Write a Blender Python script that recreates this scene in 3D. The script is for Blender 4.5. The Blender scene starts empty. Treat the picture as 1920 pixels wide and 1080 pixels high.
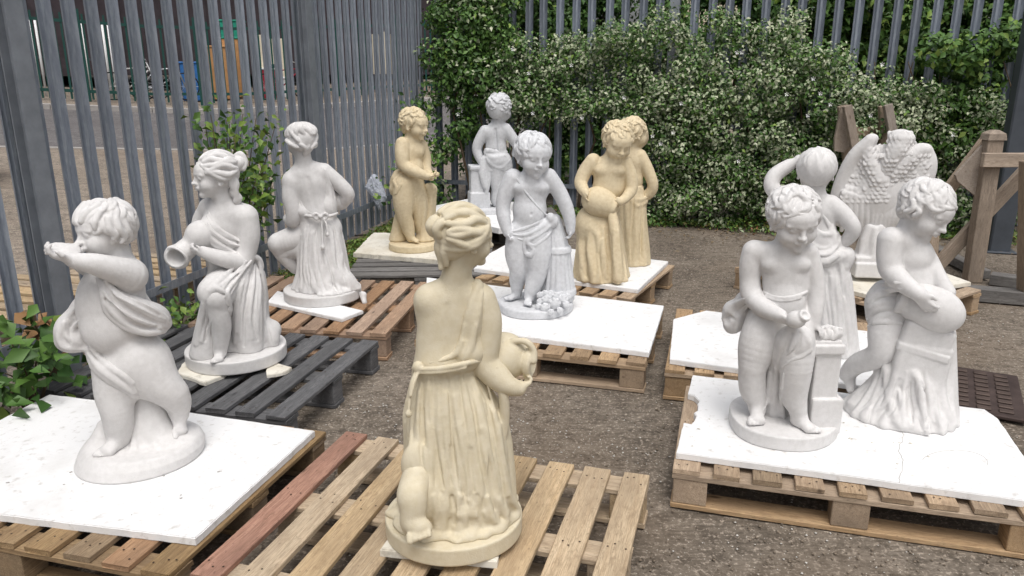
import bpy, bmesh, math, random
import numpy as np
from mathutils import Vector, Matrix
import os
WHICH=None if not os.environ.get("ST") else [int(q) for q in os.environ["ST"].split(",")]
random.seed(7); RNG=np.random.default_rng(11)
sc=bpy.context.scene
COL=sc.collection
# ---------------------------------------------------------------- camera
FPX=1437.0; PITCH=math.radians(16.0); CH=1.56
cd=bpy.data.cameras.new('camera'); cam=bpy.data.objects.new('camera',cd); COL.objects.link(cam)
cam.location=(0,0,CH); cam.rotation_euler=(math.radians(90)-PITCH,0,0)
cd.sensor_width=36; cd.lens=36*FPX/1920; cd.clip_start=.05; cd.clip_end=500
sc.camera=cam
# ---------------------------------------------------------------- light
SUN_EL=math.radians(66); SUN_AZ=math.radians(172)     # azimuth measured from +Y towards +X
w=bpy.data.worlds.new("World"); sc.world=w; w.use_nodes=True
nt=w.node_tree; bg=nt.nodes['Background']
sky=nt.nodes.new('ShaderNodeTexSky'); sky.sky_type='NISHITA'; sky.sun_disc=False
sky.sun_elevation=SUN_EL; sky.sun_rotation=SUN_AZ; sky.air_density=1.0; sky.dust_density=6.0; sky.ozone_density=1.0
hs=nt.nodes.new('ShaderNodeHueSaturation'); hs.inputs['Saturation'].default_value=.30
nt.links.new(sky.outputs[0],hs.inputs['Color']); nt.links.new(hs.outputs[0],bg.inputs[0])
bg.inputs[1].default_value=.15
sl=bpy.data.lights.new('sun','SUN'); so=bpy.data.objects.new('sun',sl); COL.objects.link(so)
sl.energy=1.15; sl.angle=math.radians(32); sl.color=(1,.97,.93)
sd=Vector((math.sin(SUN_AZ)*math.cos(SUN_EL),math.cos(SUN_AZ)*math.cos(SUN_EL),math.sin(SUN_EL)))
so.rotation_euler=sd.to_track_quat('Z','Y').to_euler(); so.location=(0,0,20)
sc.view_settings.view_transform='Standard'; sc.view_settings.look='None'
sc.view_settings.exposure=0.0; sc.view_settings.gamma=1
# ---------------------------------------------------------------- pixel -> world helpers (photo is 1920 x 1080)
def ray(px,py):
    a=(px-960)/FPX; b=(540-py)/FPX
    return np.array([a,math.cos(PITCH)+b*math.sin(PITCH),-math.sin(PITCH)+b*math.cos(PITCH)])
def unz(px,py,z=0.):
    r=ray(px,py); t=(z-CH)/r[2]; return np.array([r[0]*t,r[1]*t,z])
def uny(px,py,y):
    r=ray(px,py); t=y/r[1]; return np.array([r[0]*t,y,CH+r[2]*t])
def unplane(px,py,A,n):
    r=ray(px,py); o=np.array([0,0,CH]); t=((A-o)@n)/(r@n); return o+r*t
def proj(X):
    x,y,z=X[0],X[1],X[2]-CH
    fw=y*math.cos(PITCH)-z*math.sin(PITCH); up=y*math.sin(PITCH)+z*math.cos(PITCH)
    return 960+FPX*x/fw,540-FPX*up/fw
# ---------------------------------------------------------------- object helpers
def tag(o,label=None,cat=None,group=None,kind=None):
    if label: o['label']=label
    if cat: o['category']=cat
    if group: o['group']=group
    if kind: o['kind']=kind
    return o
def empty(name,loc,rz=0,label=None,cat=None,group=None,rot=None):
    o=bpy.data.objects.new(name,None); COL.objects.link(o); o.location=tuple(loc)
    o.rotation_euler=rot if rot else (0,0,rz); o.empty_display_size=.1
    return tag(o,label,cat,group)
def link(name,me,parent=None):
    o=bpy.data.objects.new(name,me); COL.objects.link(o)
    if parent is not None: o.parent=parent
    return o
class MB:
    """collects shapes into one mesh"""
    def __init__(s): s.v=[];s.f=[];s.m=[]
    def add(s,vs,fs,mi=0):
        n=len(s.v); s.v+=[tuple(map(float,v)) for v in vs]; s.f+=[tuple(n+i for i in f) for f in fs]; s.m+=[mi]*len(fs); return s
    def box(s,lo,hi,R=None,t=(0,0,0),b=0,mi=0,jit=0):
        x0,y0,z0=lo;x1,y1,z1=hi
        if b<=0:
            vs=[(x,y,z) for z in(z0,z1) for y in (y0,y1) for x in (x0,x1)]
            fs=[(0,2,3,1),(4,5,7,6),(0,1,5,4),(2,6,7,3),(0,4,6,2),(1,3,7,5)]
        else:
            bm=bmesh.new(); bmesh.ops.create_cube(bm,size=1)
            for v in bm.verts: v.co=Vector(((x0+x1)/2+v.co.x*(x1-x0),(y0+y1)/2+v.co.y*(y1-y0),(z0+z1)/2+v.co.z*(z1-z0)))
            bmesh.ops.bevel(bm,geom=bm.edges[:],offset=b,segments=1,affect='EDGES')
            vs=[tuple(v.co) for v in bm.verts]; fs=[tuple(v.index for v in f.verts) for f in bm.faces]; bm.free()
        if jit: vs=[tuple(c+random.uniform(-jit,jit) for c in v) for v in vs]
        if R is not None: vs=[tuple(R@Vector(v)+Vector(t)) for v in vs]
        elif tuple(t)!=(0,0,0): vs=[tuple(Vector(v)+Vector(t)) for v in vs]
        return s.add(vs,fs,mi)
    def bar(s,a,b,wd,th,up=(0,0,1),bev=0,mi=0):
        """box beam from a to b, width wd (sideways) and thickness th (along up)"""
        a=Vector(a);b=Vector(b);d=b-a;L=d.length;d.normalize();u=Vector(up);sx=d.cross(u)
        if sx.length<1e-5: u=Vector((0,1,0)); sx=d.cross(u)
        sx.normalize();u=sx.cross(d).normalized()
        R=Matrix((sx,d,u)).transposed()
        return s.box((-wd/2,0,-th/2),(wd/2,L,th/2),R,a,bev,mi)
    def tube(s,pts,r,n=8,mi=0,cap=True):
        pts=[Vector(p) for p in pts]; rs=r if isinstance(r,(list,tuple)) else [r]*len(pts); vs=[];fs=[]
        ref=None
        for i,p in enumerate(pts):
            d=(pts[min(i+1,len(pts)-1)]-pts[max(i-1,0)]).normalized()
            if ref is None or abs(ref.dot(d))>.95: ref=Vector((0,0,1)) if abs(d.z)<.9 else Vector((1,0,0))
            x=d.cross(ref).normalized(); y=x.cross(d).normalized(); ref=y
            for k in range(n):
                a=2*math.pi*k/n; vs.append(tuple(p+x*math.cos(a)*rs[i]+y*math.sin(a)*rs[i]))
        for i in range(len(pts)-1):
            for k in range(n): fs.append((i*n+k,i*n+(k+1)%n,(i+1)*n+(k+1)%n,(i+1)*n+k))
        if cap: fs.append(tuple(range(n))[::-1]); fs.append(tuple((len(pts)-1)*n+k for k in range(n)))
        return s.add(vs,fs,mi)
    def prism(s,poly,z0,z1,mi=0):
        n=len(poly); vs=[(p[0],p[1],z0) for p in poly]+[(p[0],p[1],z1) for p in poly]
        fs=[tuple(range(n))[::-1],tuple(range(n,2*n))]+[(i,(i+1)%n,n+(i+1)%n,n+i) for i in range(n)]
        return s.add(vs,fs,mi)
    def disc(s,c,r,n=6,mi=0,nz=1):
        return s.add([(c[0]+r*math.cos(2*math.pi*k/n),c[1]+r*math.sin(2*math.pi*k/n),c[2]) for k in range(n)],[tuple(range(n))],mi)
    def mesh(s,name,mats,smooth=False):
        me=bpy.data.meshes.new(name); me.from_pydata(s.v,[],s.f)
        for m in (mats if isinstance(mats,(list,tuple)) else [mats]): me.materials.append(m)
        me.polygons.foreach_set('material_index',s.m)
        if smooth: me.polygons.foreach_set('use_smooth',[True]*len(s.f))
        me.update(); return me
    def build(s,name,mats,parent=None,smooth=False):
        return link(name,s.mesh(name,mats,smooth),parent)
def npmesh(name,V,Fq,mats,mi=None,smooth=False):
    me=bpy.data.meshes.new(name); n=len(Fq); k=Fq.shape[1]
    me.vertices.add(len(V)); me.vertices.foreach_set('co',V.astype(np.float32).ravel())
    me.loops.add(n*k); me.loops.foreach_set('vertex_index',Fq.astype(np.int32).ravel())
    me.polygons.add(n); me.polygons.foreach_set('loop_start',(np.arange(n)*k).astype(np.int32))
    for m in (mats if isinstance(mats,(list,tuple)) else [mats]): me.materials.append(m)
    if mi is not None: me.polygons.foreach_set('material_index',mi.astype(np.int32))
    if smooth: me.polygons.foreach_set('use_smooth',np.ones(n,dtype=bool))
    me.update(calc_edges=True); return me
# ---------------------------------------------------------------- materials
class NT:
    def __init__(s,name,rough=.8,spec=.3):
        s.m=bpy.data.materials.new(name); s.m.use_nodes=True; s.t=s.m.node_tree; s.b=s.t.nodes['Principled BSDF']
        s.b.inputs['Roughness'].default_value=rough; s.b.inputs['Specular IOR Level'].default_value=spec
        s.co=s.n('ShaderNodeTexCoord')
    def n(s,ty,**kw):
        x=s.t.nodes.new(ty)
        for k,v in kw.items():
            if k in x.inputs: x.inputs[k].default_value=v
            else: setattr(x,k,v)
        return x
    def l(s,a,b): s.t.links.new(a,b)
    def map(s,scale,src='Object',rot=(0,0,0)):
        m=s.n('ShaderNodeMapping'); m.inputs['Scale'].default_value=scale; m.inputs['Rotation'].default_value=rot; s.l(s.co.outputs[src],m.inputs[0]); return m.outputs[0]
    def noise(s,vec,scale,detail=4,rough=.55,dist=0):
        x=s.n('ShaderNodeTexNoise',Scale=scale,Detail=detail,Roughness=rough,Distortion=dist); s.l(vec,x.inputs['Vector']); return x.outputs['Fac']
    def vor(s,vec,scale,feat='F1',out='Distance'):
        x=s.n('ShaderNodeTexVoronoi',Scale=scale); x.feature=feat; s.l(vec,x.inputs['Vector']); return x.outputs[out]
    def ramp(s,fac,stops,interp='LINEAR'):
        r=s.n('ShaderNodeValToRGB'); r.color_ramp.interpolation=interp; e=r.color_ramp.elements
        while len(e)<len(stops): e.new(.5)
        for i,(p,c) in enumerate(stops):
            e[i].position=p; e[i].color=(*c,1) if len(c)==3 else c
        s.l(fac,r.inputs[0]); return r.outputs[0]
    def mix(s,fac,a,b,mode='MIX'):
        x=s.n('ShaderNodeMix'); x.data_type='RGBA'; x.blend_type=mode
        for i,v in ((0,fac),(6,a),(7,b)):
            if hasattr(v,'node'): s.l(v,x.inputs[i])
            else: x.inputs[i].default_value=v if i==0 else (*v,1)
        return x.outputs[2]
    def math(s,op,a,b=0.,c=None):
        x=s.n('ShaderNodeMath'); x.operation=op
        for i,v in enumerate((a,b) if c is None else (a,b,c)):
            if hasattr(v,'node'): s.l(v,x.inputs[i])
            else: x.inputs[i].default_value=v
        return x.outputs[0]
    def rnd(s): return s.n('ShaderNodeObjectInfo').outputs['Random']
    def col(s,c): s.l(c,s.b.inputs['Base Color']) if hasattr(c,'node') else setattr(s.b.inputs['Base Color'],'default_value',(*c,1)); return s
    def rough(s,c): s.l(c,s.b.inputs['Roughness']); return s
    def bump(s,h,strength=.3,dist=.01,prev=None):
        b=s.n('ShaderNodeBump',Strength=strength,Distance=dist); s.l(h,b.inputs['Height'])
        if prev is not None: s.l(prev,b.inputs['Normal'])
        s.l(b.outputs[0],s.b.inputs['Normal']); return b.outputs[0]
B3=(0,0,0)
def m_stone(name,a,b,c):
    t=NT(name,.72,.25); v=t.map((1,1,1))
    n1=t.noise(v,6,5,.6); n2=t.noise(v,45,4,.6)
    cc=t.ramp(n1,[(.30,b),(.62,a)]); cc=t.mix(t.ramp(n2,[(.35,(.55,.55,.55)),(.6,B3)]),cc,c)
    # faint dirt streaks and pits
    vs=t.map((9,9,1.6)); n3=t.noise(vs,3,4,.6); cc=t.mix(t.ramp(n3,[(.5,B3),(.78,(.35,.35,.35))]),cc,c)
    t.col(cc)
    h=t.math('ADD',t.noise(v,220,3,.6),t.math('MULTIPLY',t.noise(v,60,3,.6),.8))
    p=t.vor(v,90); pits=t.math('LESS_THAN',p,.09)
    h=t.math('SUBTRACT',h,t.math('MULTIPLY',pits,.6)); t.bump(h,.36,.0025)
    return t.m
M={}
M['white']=m_stone('white_cast_stone',(.70,.688,.682),(.645,.633,.625),(.58,.568,.556))
M['grey']=m_stone('pale_grey_cast_stone',(.67,.68,.70),(.60,.61,.63),(.50,.505,.52))
M['yellow']=m_stone('yellow_cast_stone',(.63,.56,.41),(.57,.50,.355),(.67,.61,.48))
M['buff']=m_stone('buff_cast_stone',(.70,.60,.42),(.64,.54,.365),(.56,.45,.28))
def m_wood(name,a,b,dark=(.09,.06,.04),grey=.0,jit=.35,rot=(0,0,0)):
    # grain runs along local Y of every board
    t=NT(name,.78,.25); r=t.rnd()
    off=t.n('ShaderNodeCombineXYZ'); t.l(t.math('MULTIPLY',r,37.),off.inputs[0]); t.l(t.math('MULTIPLY',r,91.),off.inputs[1])
    va=t.n('ShaderNodeVectorMath'); va.operation='ADD'; t.l(t.co.outputs['Object'],va.inputs[0]); t.l(off.outputs[0],va.inputs[1])
    def mp(sc_):
        m=t.n('ShaderNodeMapping'); m.inputs['Scale'].default_value=sc_; m.inputs['Rotation'].default_value=rot; t.l(va.outputs[0],m.inputs[0]); return m.outputs[0]
    g=t.noise(mp((38,2.2,38)),2.2,5,.6,.6); cl=t.noise(mp((6,1.2,6)),2,3,.5); fine=t.noise(mp((160,7,160)),2.5,3,.6)
    cc=t.mix(t.ramp(g,[(.3,B3),(.7,(1,1,1))]),b,a)
    cc=t.mix(t.ramp(fine,[(.42,B3),(.68,(.8,.8,.8))]),cc,tuple(x*.55 for x in b))
    cc=t.mix(t.ramp(cl,[(.42,B3),(.72,(.7,.7,.7))]),cc,tuple(x*.58+.02 for x in b))
    sp=t.noise(mp((45,22,45)),2.2,4,.7); cc=t.mix(t.ramp(sp,[(.60,B3),(.72,(.75,.75,.75))]),cc,tuple(x*.30+.01 for x in b))
    # knots and dirt
    k=t.vor(mp((9,3.2,9)),1.0); cc=t.mix(t.ramp(k,[(.03,(.85,.85,.85)),(.10,B3)]),cc,dark)
    d=t.noise(mp((14,5,14)),3,6,.75); cc=t.mix(t.ramp(d,[(.52,B3),(.68,(.8,.8,.8))]),cc,tuple(x*.5+dark[i]*.5 for i,x in enumerate(b)))
    x=t.n('ShaderNodeHueSaturation'); t.l(cc,x.inputs['Color'])
    t.l(t.math('ADD',t.math('MULTIPLY',r,jit),1-jit*.55),x.inputs['Value'])
    t.l(t.math('ADD',t.math('MULTIPLY',t.math('FRACT',t.math('MULTIPLY',r,17.3)),.35),.82),x.inputs['Saturation'])
    t.col(x.outputs[0]); t.bump(t.math('ADD',g,fine),.5,.003); return t.m
M['pine']=m_wood('pale_pine_wood',(.64,.51,.35),(.52,.385,.245))
M['pine2']=m_wood('tan_pine_wood',(.54,.40,.265),(.40,.28,.175))
M['brownpine']=m_wood('weathered_tan_wood',(.38,.28,.17),(.27,.185,.11))
M['orange']=m_wood('orange_pallet_wood',(.54,.37,.25),(.42,.27,.175))
M['darkwood']=m_wood('dark_grey_weathered_wood',(.20,.20,.205),(.115,.115,.12),(.035,.035,.04))
M['greywood']=m_wood('grey_weathered_wood',(.28,.27,.26),(.17,.16,.15),(.06,.05,.05))
M['redwood']=m_wood('red_stained_wood',(.47,.285,.215),(.34,.19,.14))
M['frame']=m_wood('brown_timber',(.50,.40,.31),(.37,.285,.21),rot=(0,0,0))
M['ply']=m_wood('pale_plywood',(.44,.38,.32),(.35,.29,.24))
def m_plain(name,c,rough=.6,metal=0,var=.15,sc_=8,bump=0,spec=.3):
    t=NT(name,rough,spec); v=t.map((1,1,1)); n=t.noise(v,sc_,4,.6)
    t.col(t.ramp(n,[(.25,tuple(x*(1-var) for x in c)),(.75,tuple(min(1,x*(1+var)) for x in c))])); t.b.inputs['Metallic'].default_value=metal
    if bump: t.bump(t.noise(v,sc_*8,3,.6),bump,.003)
    return t.m
M['nail']=m_plain('rusty_nail',(.05,.03,.02),.6)
t=NT('white_foam_board',.85,.15); v=t.map((1,1,1))
n1=t.noise(v,3.5,6,.65); n2=t.noise(v,30,4,.6); vo=t.vor(v,9)
cc=t.ramp(n1,[(.28,(.68,.675,.665)),(.5,(.80,.80,.80))]); cc=t.mix(t.ramp(n2,[(.57,B3),(.74,(.7,.7,.7))]),cc,(.50,.48,.45))
cc=t.mix(t.math('LESS_THAN',vo,.022),cc,(.35,.32,.29)); t.col(cc); t.bump(t.math('ADD',t.noise(v,140,3,.6),n2),.3,.003); M['foam']=t.m
t=NT('dirty_cream_foam',.85,.15); v=t.map((1,1,1)); n1=t.noise(v,4,6,.65); n2=t.noise(v,28,4,.6)
cc=t.ramp(n1,[(.3,(.58,.53,.43)),(.55,(.74,.71,.63))]); cc=t.mix(t.ramp(n2,[(.55,B3),(.72,(.7,.7,.7))]),cc,(.40,.36,.30)); t.col(cc); t.bump(n2,.4,.004); M['foamd']=t.m
# ground
def m_ground(name,base,dark,light,speck,sc_=1.,damp=(.09,.06,.04),sp=.06):
    t=NT(name,.9,.2); v=t.map((1,1,1),'Object')
    n1=t.noise(v,1.1*sc_,6,.62,.4); n2=t.noise(v,14*sc_,5,.65); n3=t.noise(v,70*sc_,3,.7)
    cc=t.ramp(n1,[(.32,dark),(.5,base),(.7,light)])
    cc=t.mix(t.ramp(n2,[(.35,(.75,.75,.75)),(.55,B3)]),cc,tuple(x*.55 for x in dark))
    cc=t.mix(t.ramp(n3,[(.52,B3),(.7,(.8,.8,.8))]),cc,tuple(min(1,x*2.0) for x in light))
    st=t.noise(t.map((2.2,26,1),'Object',(0,0,.3)),2.,4,.6); cc=t.mix(t.ramp(st,[(.3,(.6,.6,.6)),(.5,B3)]),cc,tuple(x*.5 for x in dark))
    dp=t.noise(v,.55,3,.5); cc=t.mix(t.ramp(dp,[(.5,B3),(.68,(.6,.6,.6))]),cc,damp)
    s1=t.vor(v,55*sc_); cc=t.mix(t.math('MULTIPLY',t.math('LESS_THAN',s1,sp*2.2),t.math('GREATER_THAN',n2,.5)),cc,speck)
    t.col(cc); h=t.math('ADD',t.math('MULTIPLY',n3,.6),t.math('ADD',n2,t.math('MULTIPLY',st,.8))); t.bump(h,.9,.008); return t.m
M['yard']=m_ground('damp_concrete_yard',(.185,.156,.125),(.125,.102,.080),(.24,.205,.168),(.48,.44,.38),1.,(.150,.105,.068))
M['apron']=m_ground('pale_gravel_concrete',(.26,.22,.18),(.20,.17,.14),(.32,.27,.22),(.40,.36,.30),1.,(.17,.13,.10))
M['road']=m_ground('grey_asphalt_road',(.15,.14,.14),(.12,.112,.11),(.18,.17,.165),(.25,.24,.23),.7,(.13,.12,.12))
M['kerb']=m_plain('concrete_kerb',(.34,.32,.30),.85,0,.2,5,.3)
# galvanised steel
t=NT('galvanised_steel',.45,.4); t.b.inputs['Metallic'].default_value=.35; v=t.map((14,14,3)); r=t.rnd()
n=t.noise(v,2.5,5,.65); n2=t.noise(t.map((1,1,1)),1.5,3,.5)
cc=t.ramp(n,[(.3,(.20,.228,.275)),(.52,(.285,.318,.372)),(.75,(.42,.455,.50))]); cc=t.mix(t.ramp(n2,[(.4,B3),(.7,(.45,.45,.45))]),cc,(.20,.22,.255))
x=t.n('ShaderNodeHueSaturation'); t.l(cc,x.inputs['Color']); t.l(t.math('ADD',t.math('MULTIPLY',r,.3),.85),x.inputs['Value']); t.col(x.outputs[0]); t.bump(n,.2,.002); M['steel']=t.m
M['steeldark']=m_plain('dark_painted_post',(.075,.085,.10),.5,.2,.2,6)
M['postgrey']=m_plain('galvanised_post_steel',(.25,.27,.30),.5,.3,.2,9)
M['greenpaint']=m_plain('dark_green_painted_steel',(.012,.06,.05),.5,0,.2)
def m_leaf(name,a,b,rough=.5,spec=.35):
    t=NT(name,rough,spec); g=t.n('ShaderNodeNewGeometry').outputs['Random Per Island']; v=t.map((1,1,1)); n=t.noise(v,3,3,.6)
    cc=t.mix(g,a,b); x=t.n('ShaderNodeHueSaturation'); t.l(cc,x.inputs['Color']); t.l(t.math('ADD',t.math('MULTIPLY',n,.7),.65),x.inputs['Value']); t.col(x.outputs[0])
    t.b.inputs['Subsurface Weight'].default_value=0; return t.m
M['leafdark']=m_leaf('dark_green_leaf',(.028,.072,.016),(.06,.13,.025))
M['leafmid']=m_leaf('green_leaf',(.06,.135,.025),(.105,.20,.04))
M['leafcream']=m_leaf('cream_edged_leaf',(.48,.50,.36),(.30,.36,.20))
M['leafgrey']=m_leaf('grey_green_leaf',(.16,.21,.11),(.29,.34,.21))
M['leaflime']=m_leaf('yellow_green_leaf',(.13,.22,.03),(.20,.28,.06))
M['leafrust']=m_leaf('rusty_leaf',(.22,.10,.05),(.30,.17,.07))
M['grass']=m_leaf('weedy_grass',(.08,.11,.02),(.17,.17,.05))
M['stem']=m_plain('brown_stem',(.09,.065,.04),.9)
M['petal']=m_plain('white_petal',(.8,.8,.8),.6)
# ================================================================ SETTING
FA=np.array([-2.36,3.31]); FD=np.array([.2418,.9703]); FN=np.array([FD[1],-FD[0]])   # left fence line, direction, normal into the yard
CORNER=FA+FD*5.75
BD=np.array([.9703,-.2418])                                                          # back fence direction
def outside(x,y): return max(0.,-((np.array([x,y])-FA)@FN))
def gz(x,y):
    d=max(0.,-((np.array([x,y])-FA)@FN)-.6)
    e=(np.array([x,y])-CORNER)@np.array([.2418,.9703])
    if e>0.3: d=max(d,e-.3)
    return .068*min(d,26.)
# ground: one sheet, finely divided near the yard, running to the horizon
xs=sorted(set(list(np.linspace(-6,7,53))+list(np.linspace(-40,-6,35))+list(np.linspace(7,40,20))+[-300,-120,-70,70,120,300]))
ys=sorted(set(list(np.linspace(-4,12,65))+list(np.linspace(12,44,33))+[-60,-20,70,120,300]))
vs=[];fs=[]
for y in ys:
    for x in xs: vs.append((x,y,gz(x,y)+.004*math.sin(x*3.1+y*2.3)*math.sin(y*4.7-x)*(1 if abs(x)<6 and y<9 else 0)-.004))
nx=len(xs)
mi=[]
for j in range(len(ys)-1):
    for i in range(nx-1):
        fs.append((j*nx+i,j*nx+i+1,(j+1)*nx+i+1,(j+1)*nx+i))
        cx=(xs[i]+xs[i+1])/2; cy=(ys[j]+ys[j+1])/2; mi.append(0)
g=MB(); g.add(vs,fs); go=g.build('ground',M['yard'],None,True); tag(go,kind='structure')
# outside: pale gravel apron and asphalt road, following the slope as draped strips parallel to the street
SD=np.array([.93,.3676]); SD/=np.hypot(*SD); SN=np.array([-SD[1],SD[0]])
def street(name,n0,n1,s0,s1,mat,dz,yardclip=True):
    P0=np.array([-5.85,12.0]); V=[];F=[]; ns=max(2,int((n1-n0)/.6)); ss=60
    for a in range(ns+1):
        for b_ in range(ss+1):
            p=P0+SN*(n0+(n1-n0)*a/ns)+SD*(s0+(s1-s0)*b_/ss)
            V.append((p[0],p[1],gz(*p)+dz))
    for a in range(ns):
        for b_ in range(ss):
            q=[a*(ss+1)+b_,a*(ss+1)+b_+1,(a+1)*(ss+1)+b_+1,(a+1)*(ss+1)+b_]
            c=np.mean([V[k][:2] for k in q],axis=0)
            if (c-FA)@FN<-.25 or (c-CORNER)@FD>.3: F.append(tuple(q))
    m=MB(); m.add(V,F); o=m.build(name,mat,None,True); tag(o,kind='structure'); return o
street('pavement',-14,.15,-16,24,M['apron'],.012)
street('road',.15,6.2,-30,30,M['road'],.018)
street('pavement',6.45,9.0,-30,30,M['apron'],.06)
def strip3(name,n0,n1,zt,mat):
    P0=np.array([-5.85,12.0]); m=MB()
    for k in range(60):
        a=P0+SN*n0+SD*(-30+k); b=P0+SN*n0+SD*(-29+k-.012); c=P0+SN*n1+SD*(-29+k-.012); d=P0+SN*n1+SD*(-30+k)
        ring=[a,b,c,d]; z=[gz(*p) for p in ring]
        if (a-FA)@FN>-.4 and (a-CORNER)@FD<.4: continue
        V=[(p[0],p[1],q-.05) for p,q in zip(ring,z)]+[(p[0],p[1],q+zt) for p,q in zip(ring,z)]
        m.add(V,[(0,3,2,1),(4,5,6,7),(0,1,5,4),(1,2,6,5),(2,3,7,6),(3,0,4,7)])
    o=m.build(name,mat); tag(o,kind='structure')
strip3('kerb',6.2,6.45,.12,M['kerb'])
strip3('kerb',.02,.15,.022,M['kerb'])
# ---------------------------------------------------------------- palisade fences
def pale_mesh(Hh,name='pale',w=.084):
    # W-section pale with triple pointed top, ridge towards +Y
    sec=[(-w/2,-.006),(-w/2+.012,.012),(-w*.24,.020),(-w*.12,.002),(w*.12,.002),(w*.24,.020),(w/2-.012,.012),(w/2,-.006)]
    back=[(x,y-.0035) for x,y in sec][::-1]; loop=sec+back; n=len(loop); m=MB(); vs=[]
    hs=[0,Hh*.5,Hh-.09,Hh]
    for k,h in enumerate(hs):
        for (x,y) in loop:
            if k==3: x*=.25; y+=.012
            vs.append((x,y,h))
    fs=[]
    for k in range(3):
        for i in range(n): fs.append((k*n+i,k*n+(i+1)%n,(k+1)*n+(i+1)%n,(k+1)*n+i))
    fs.append(tuple(range(3*n,4*n))); fs.append(tuple(range(n))[::-1]); m.add(vs,fs); return m
def fence(P,D,s0,s1,pitch,posts,Hh,label,zb=.06,off=0,phase=0,zfun=None,rails=(.30,2.62)):
    ang=math.atan2(D[1],D[0]); root=empty('palisade_fence',(P[0]+D[0]*s0,P[1]+D[1]*s0,0),ang,label,'fence')
    L=s1-s0; pm=pale_mesh(Hh-zb).mesh('pale',M['steel']); sd_=off
    k=0; s=phase
    while s<L:
        o=link('pale',pm,root); o.location=(s+random.uniform(-.003,.003),sd_*.030,zb+random.uniform(-.006,.006)); o.rotation_euler=(0,random.uniform(-.005,.005),0 if sd_>0 else math.pi); s+=pitch
    for z in rails:
        m=MB(); m.box((0,-.024,z-.022),(L,.018,z-.017)).box((0,-.024,z-.0168),(L,-.019,z+.028)); o=m.build('rail',M['steel'],root)
    for p in posts:
        m=MB(); w_=.048; h=Hh-.12
        # H-section post
        m.box((p-w_,-.10,0),(p+w_,-.094,h)); m.box((p-w_,-.030,0),(p+w_,-.036,h)) ; m.box((p-.004,-.0935,0),(p+.004,-.0365,h))
        m.build('post',M['postgrey'],root)
    return root
# pales on the yard side of the rails
# ---- build fences
def s_at(P,D,px,py,off=0.):
    A=np.array([P[0],P[1],0.]); n=np.array([D[1],-D[0],0.]); X=unplane(px,py,A+n*off,n); return float((X[:2]-P)@D)
P0=FA-FD*2.6
posts=[s_at(P0,FD,58,200,.1),s_at(P0,FD,592,200,.1)]
pitchp=posts[1]-posts[0]; posts=[posts[0]-pitchp]+posts
posts=[p for p in posts if p>0]
fence(P0,FD,0,2.6+5.75,.150,posts,2.95,'galvanised palisade fence running down the left side of the yard',off=1,phase=.045)
Lb=7.6
Q0=CORNER
pb=[2.62]
fence(Q0,BD,.08,Lb,.172,pb,2.95,'galvanised palisade fence along the back, overgrown by the variegated hedge',off=1,phase=.06)
# dark square gate post on the far right
X=unz(1868,470,0); e=empty('gate_post',(X[0],X[1],0),-.25,'thick dark steel gate post at the right end of the hedge','post')
m=MB(); m.box((-.085,-.085,0),(.085,.085,2.9),b=.012); m.build('post',M['steeldark'],e); m=MB(); m.box((-.13,-.13,0),(.13,.13,.014),b=.003); m.build('base_plate',M['steeldark'],e)
X=unz(1875,395,0); e=empty('gate_post',(X[0],X[1],0),-.25,'slimmer dark post standing behind the right wooden trestle','post')
m=MB(); m.box((-.07,-.07,0),(.07,.07,1.5),b=.01); m.build('post',M['steeldark'],e); m=MB(); m.box((-.09,-.09,1.5),(.09,.09,1.515),b=.003); m.build('cap',M['steeldark'],e)
# ---- green railing across the street with clutter behind
GA=np.array([-5.85,12.0])+SN*8.0
def gp(px,py=100,off=0.):
    A=GA+SN*off; D=SD; return s_at(A,D,px,py)
gs0=-14.; gL=26.
zg=gz(*(GA+SD*2))
root=empty('green_railing',(GA[0]+SD[0]*gs0,GA[1]+SD[1]*gs0,0),math.atan2(SD[1],SD[0]),'dark green vertical bar railing on the far side of the street','railing')
BL=[]
def gzl(s,off=0): p=GA+SD*(gs0+s)+SN*off; return gz(*p)+.06
barm=MB(); barm.box((-.022,-.011,.0),(.022,.011,1.95)); bm_=barm.mesh('bar',M['greenpaint'])
k=0; s=.05
bars=[]
while s<gL:
    bars.append(s); s+=.15
mid=[s for s in bars if 9<s<22][:96]
for s in bars:
    if s in mid: o=link('bar',bm_,root); o.location=(s,0,gzl(s)+.05)
rest=MB()
for s in bars:
    if s not in mid: rest.box((s-.022,-.011,gzl(s)+.05),(s+.022,.011,gzl(s)+2.0))
tag(rest.build('bars',M['greenpaint'],root),kind='stuff')
for z in (.24,1.82):
    m=MB()
    for i in range(13): m.bar((i*2.,0,gzl(i*2.)+z),((i+1)*2.,0,gzl((i+1)*2.)+z),.05,.07)
    m.build('rail',M['greenpaint'],root)
for i in range(11): m=MB(); m.box((i*2.5+.03,-.035,gzl(i*2.5)),(i*2.5+.10,.035,gzl(i*2.5)+2.1)); m.build('post',M['greenpaint'],root)
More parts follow.
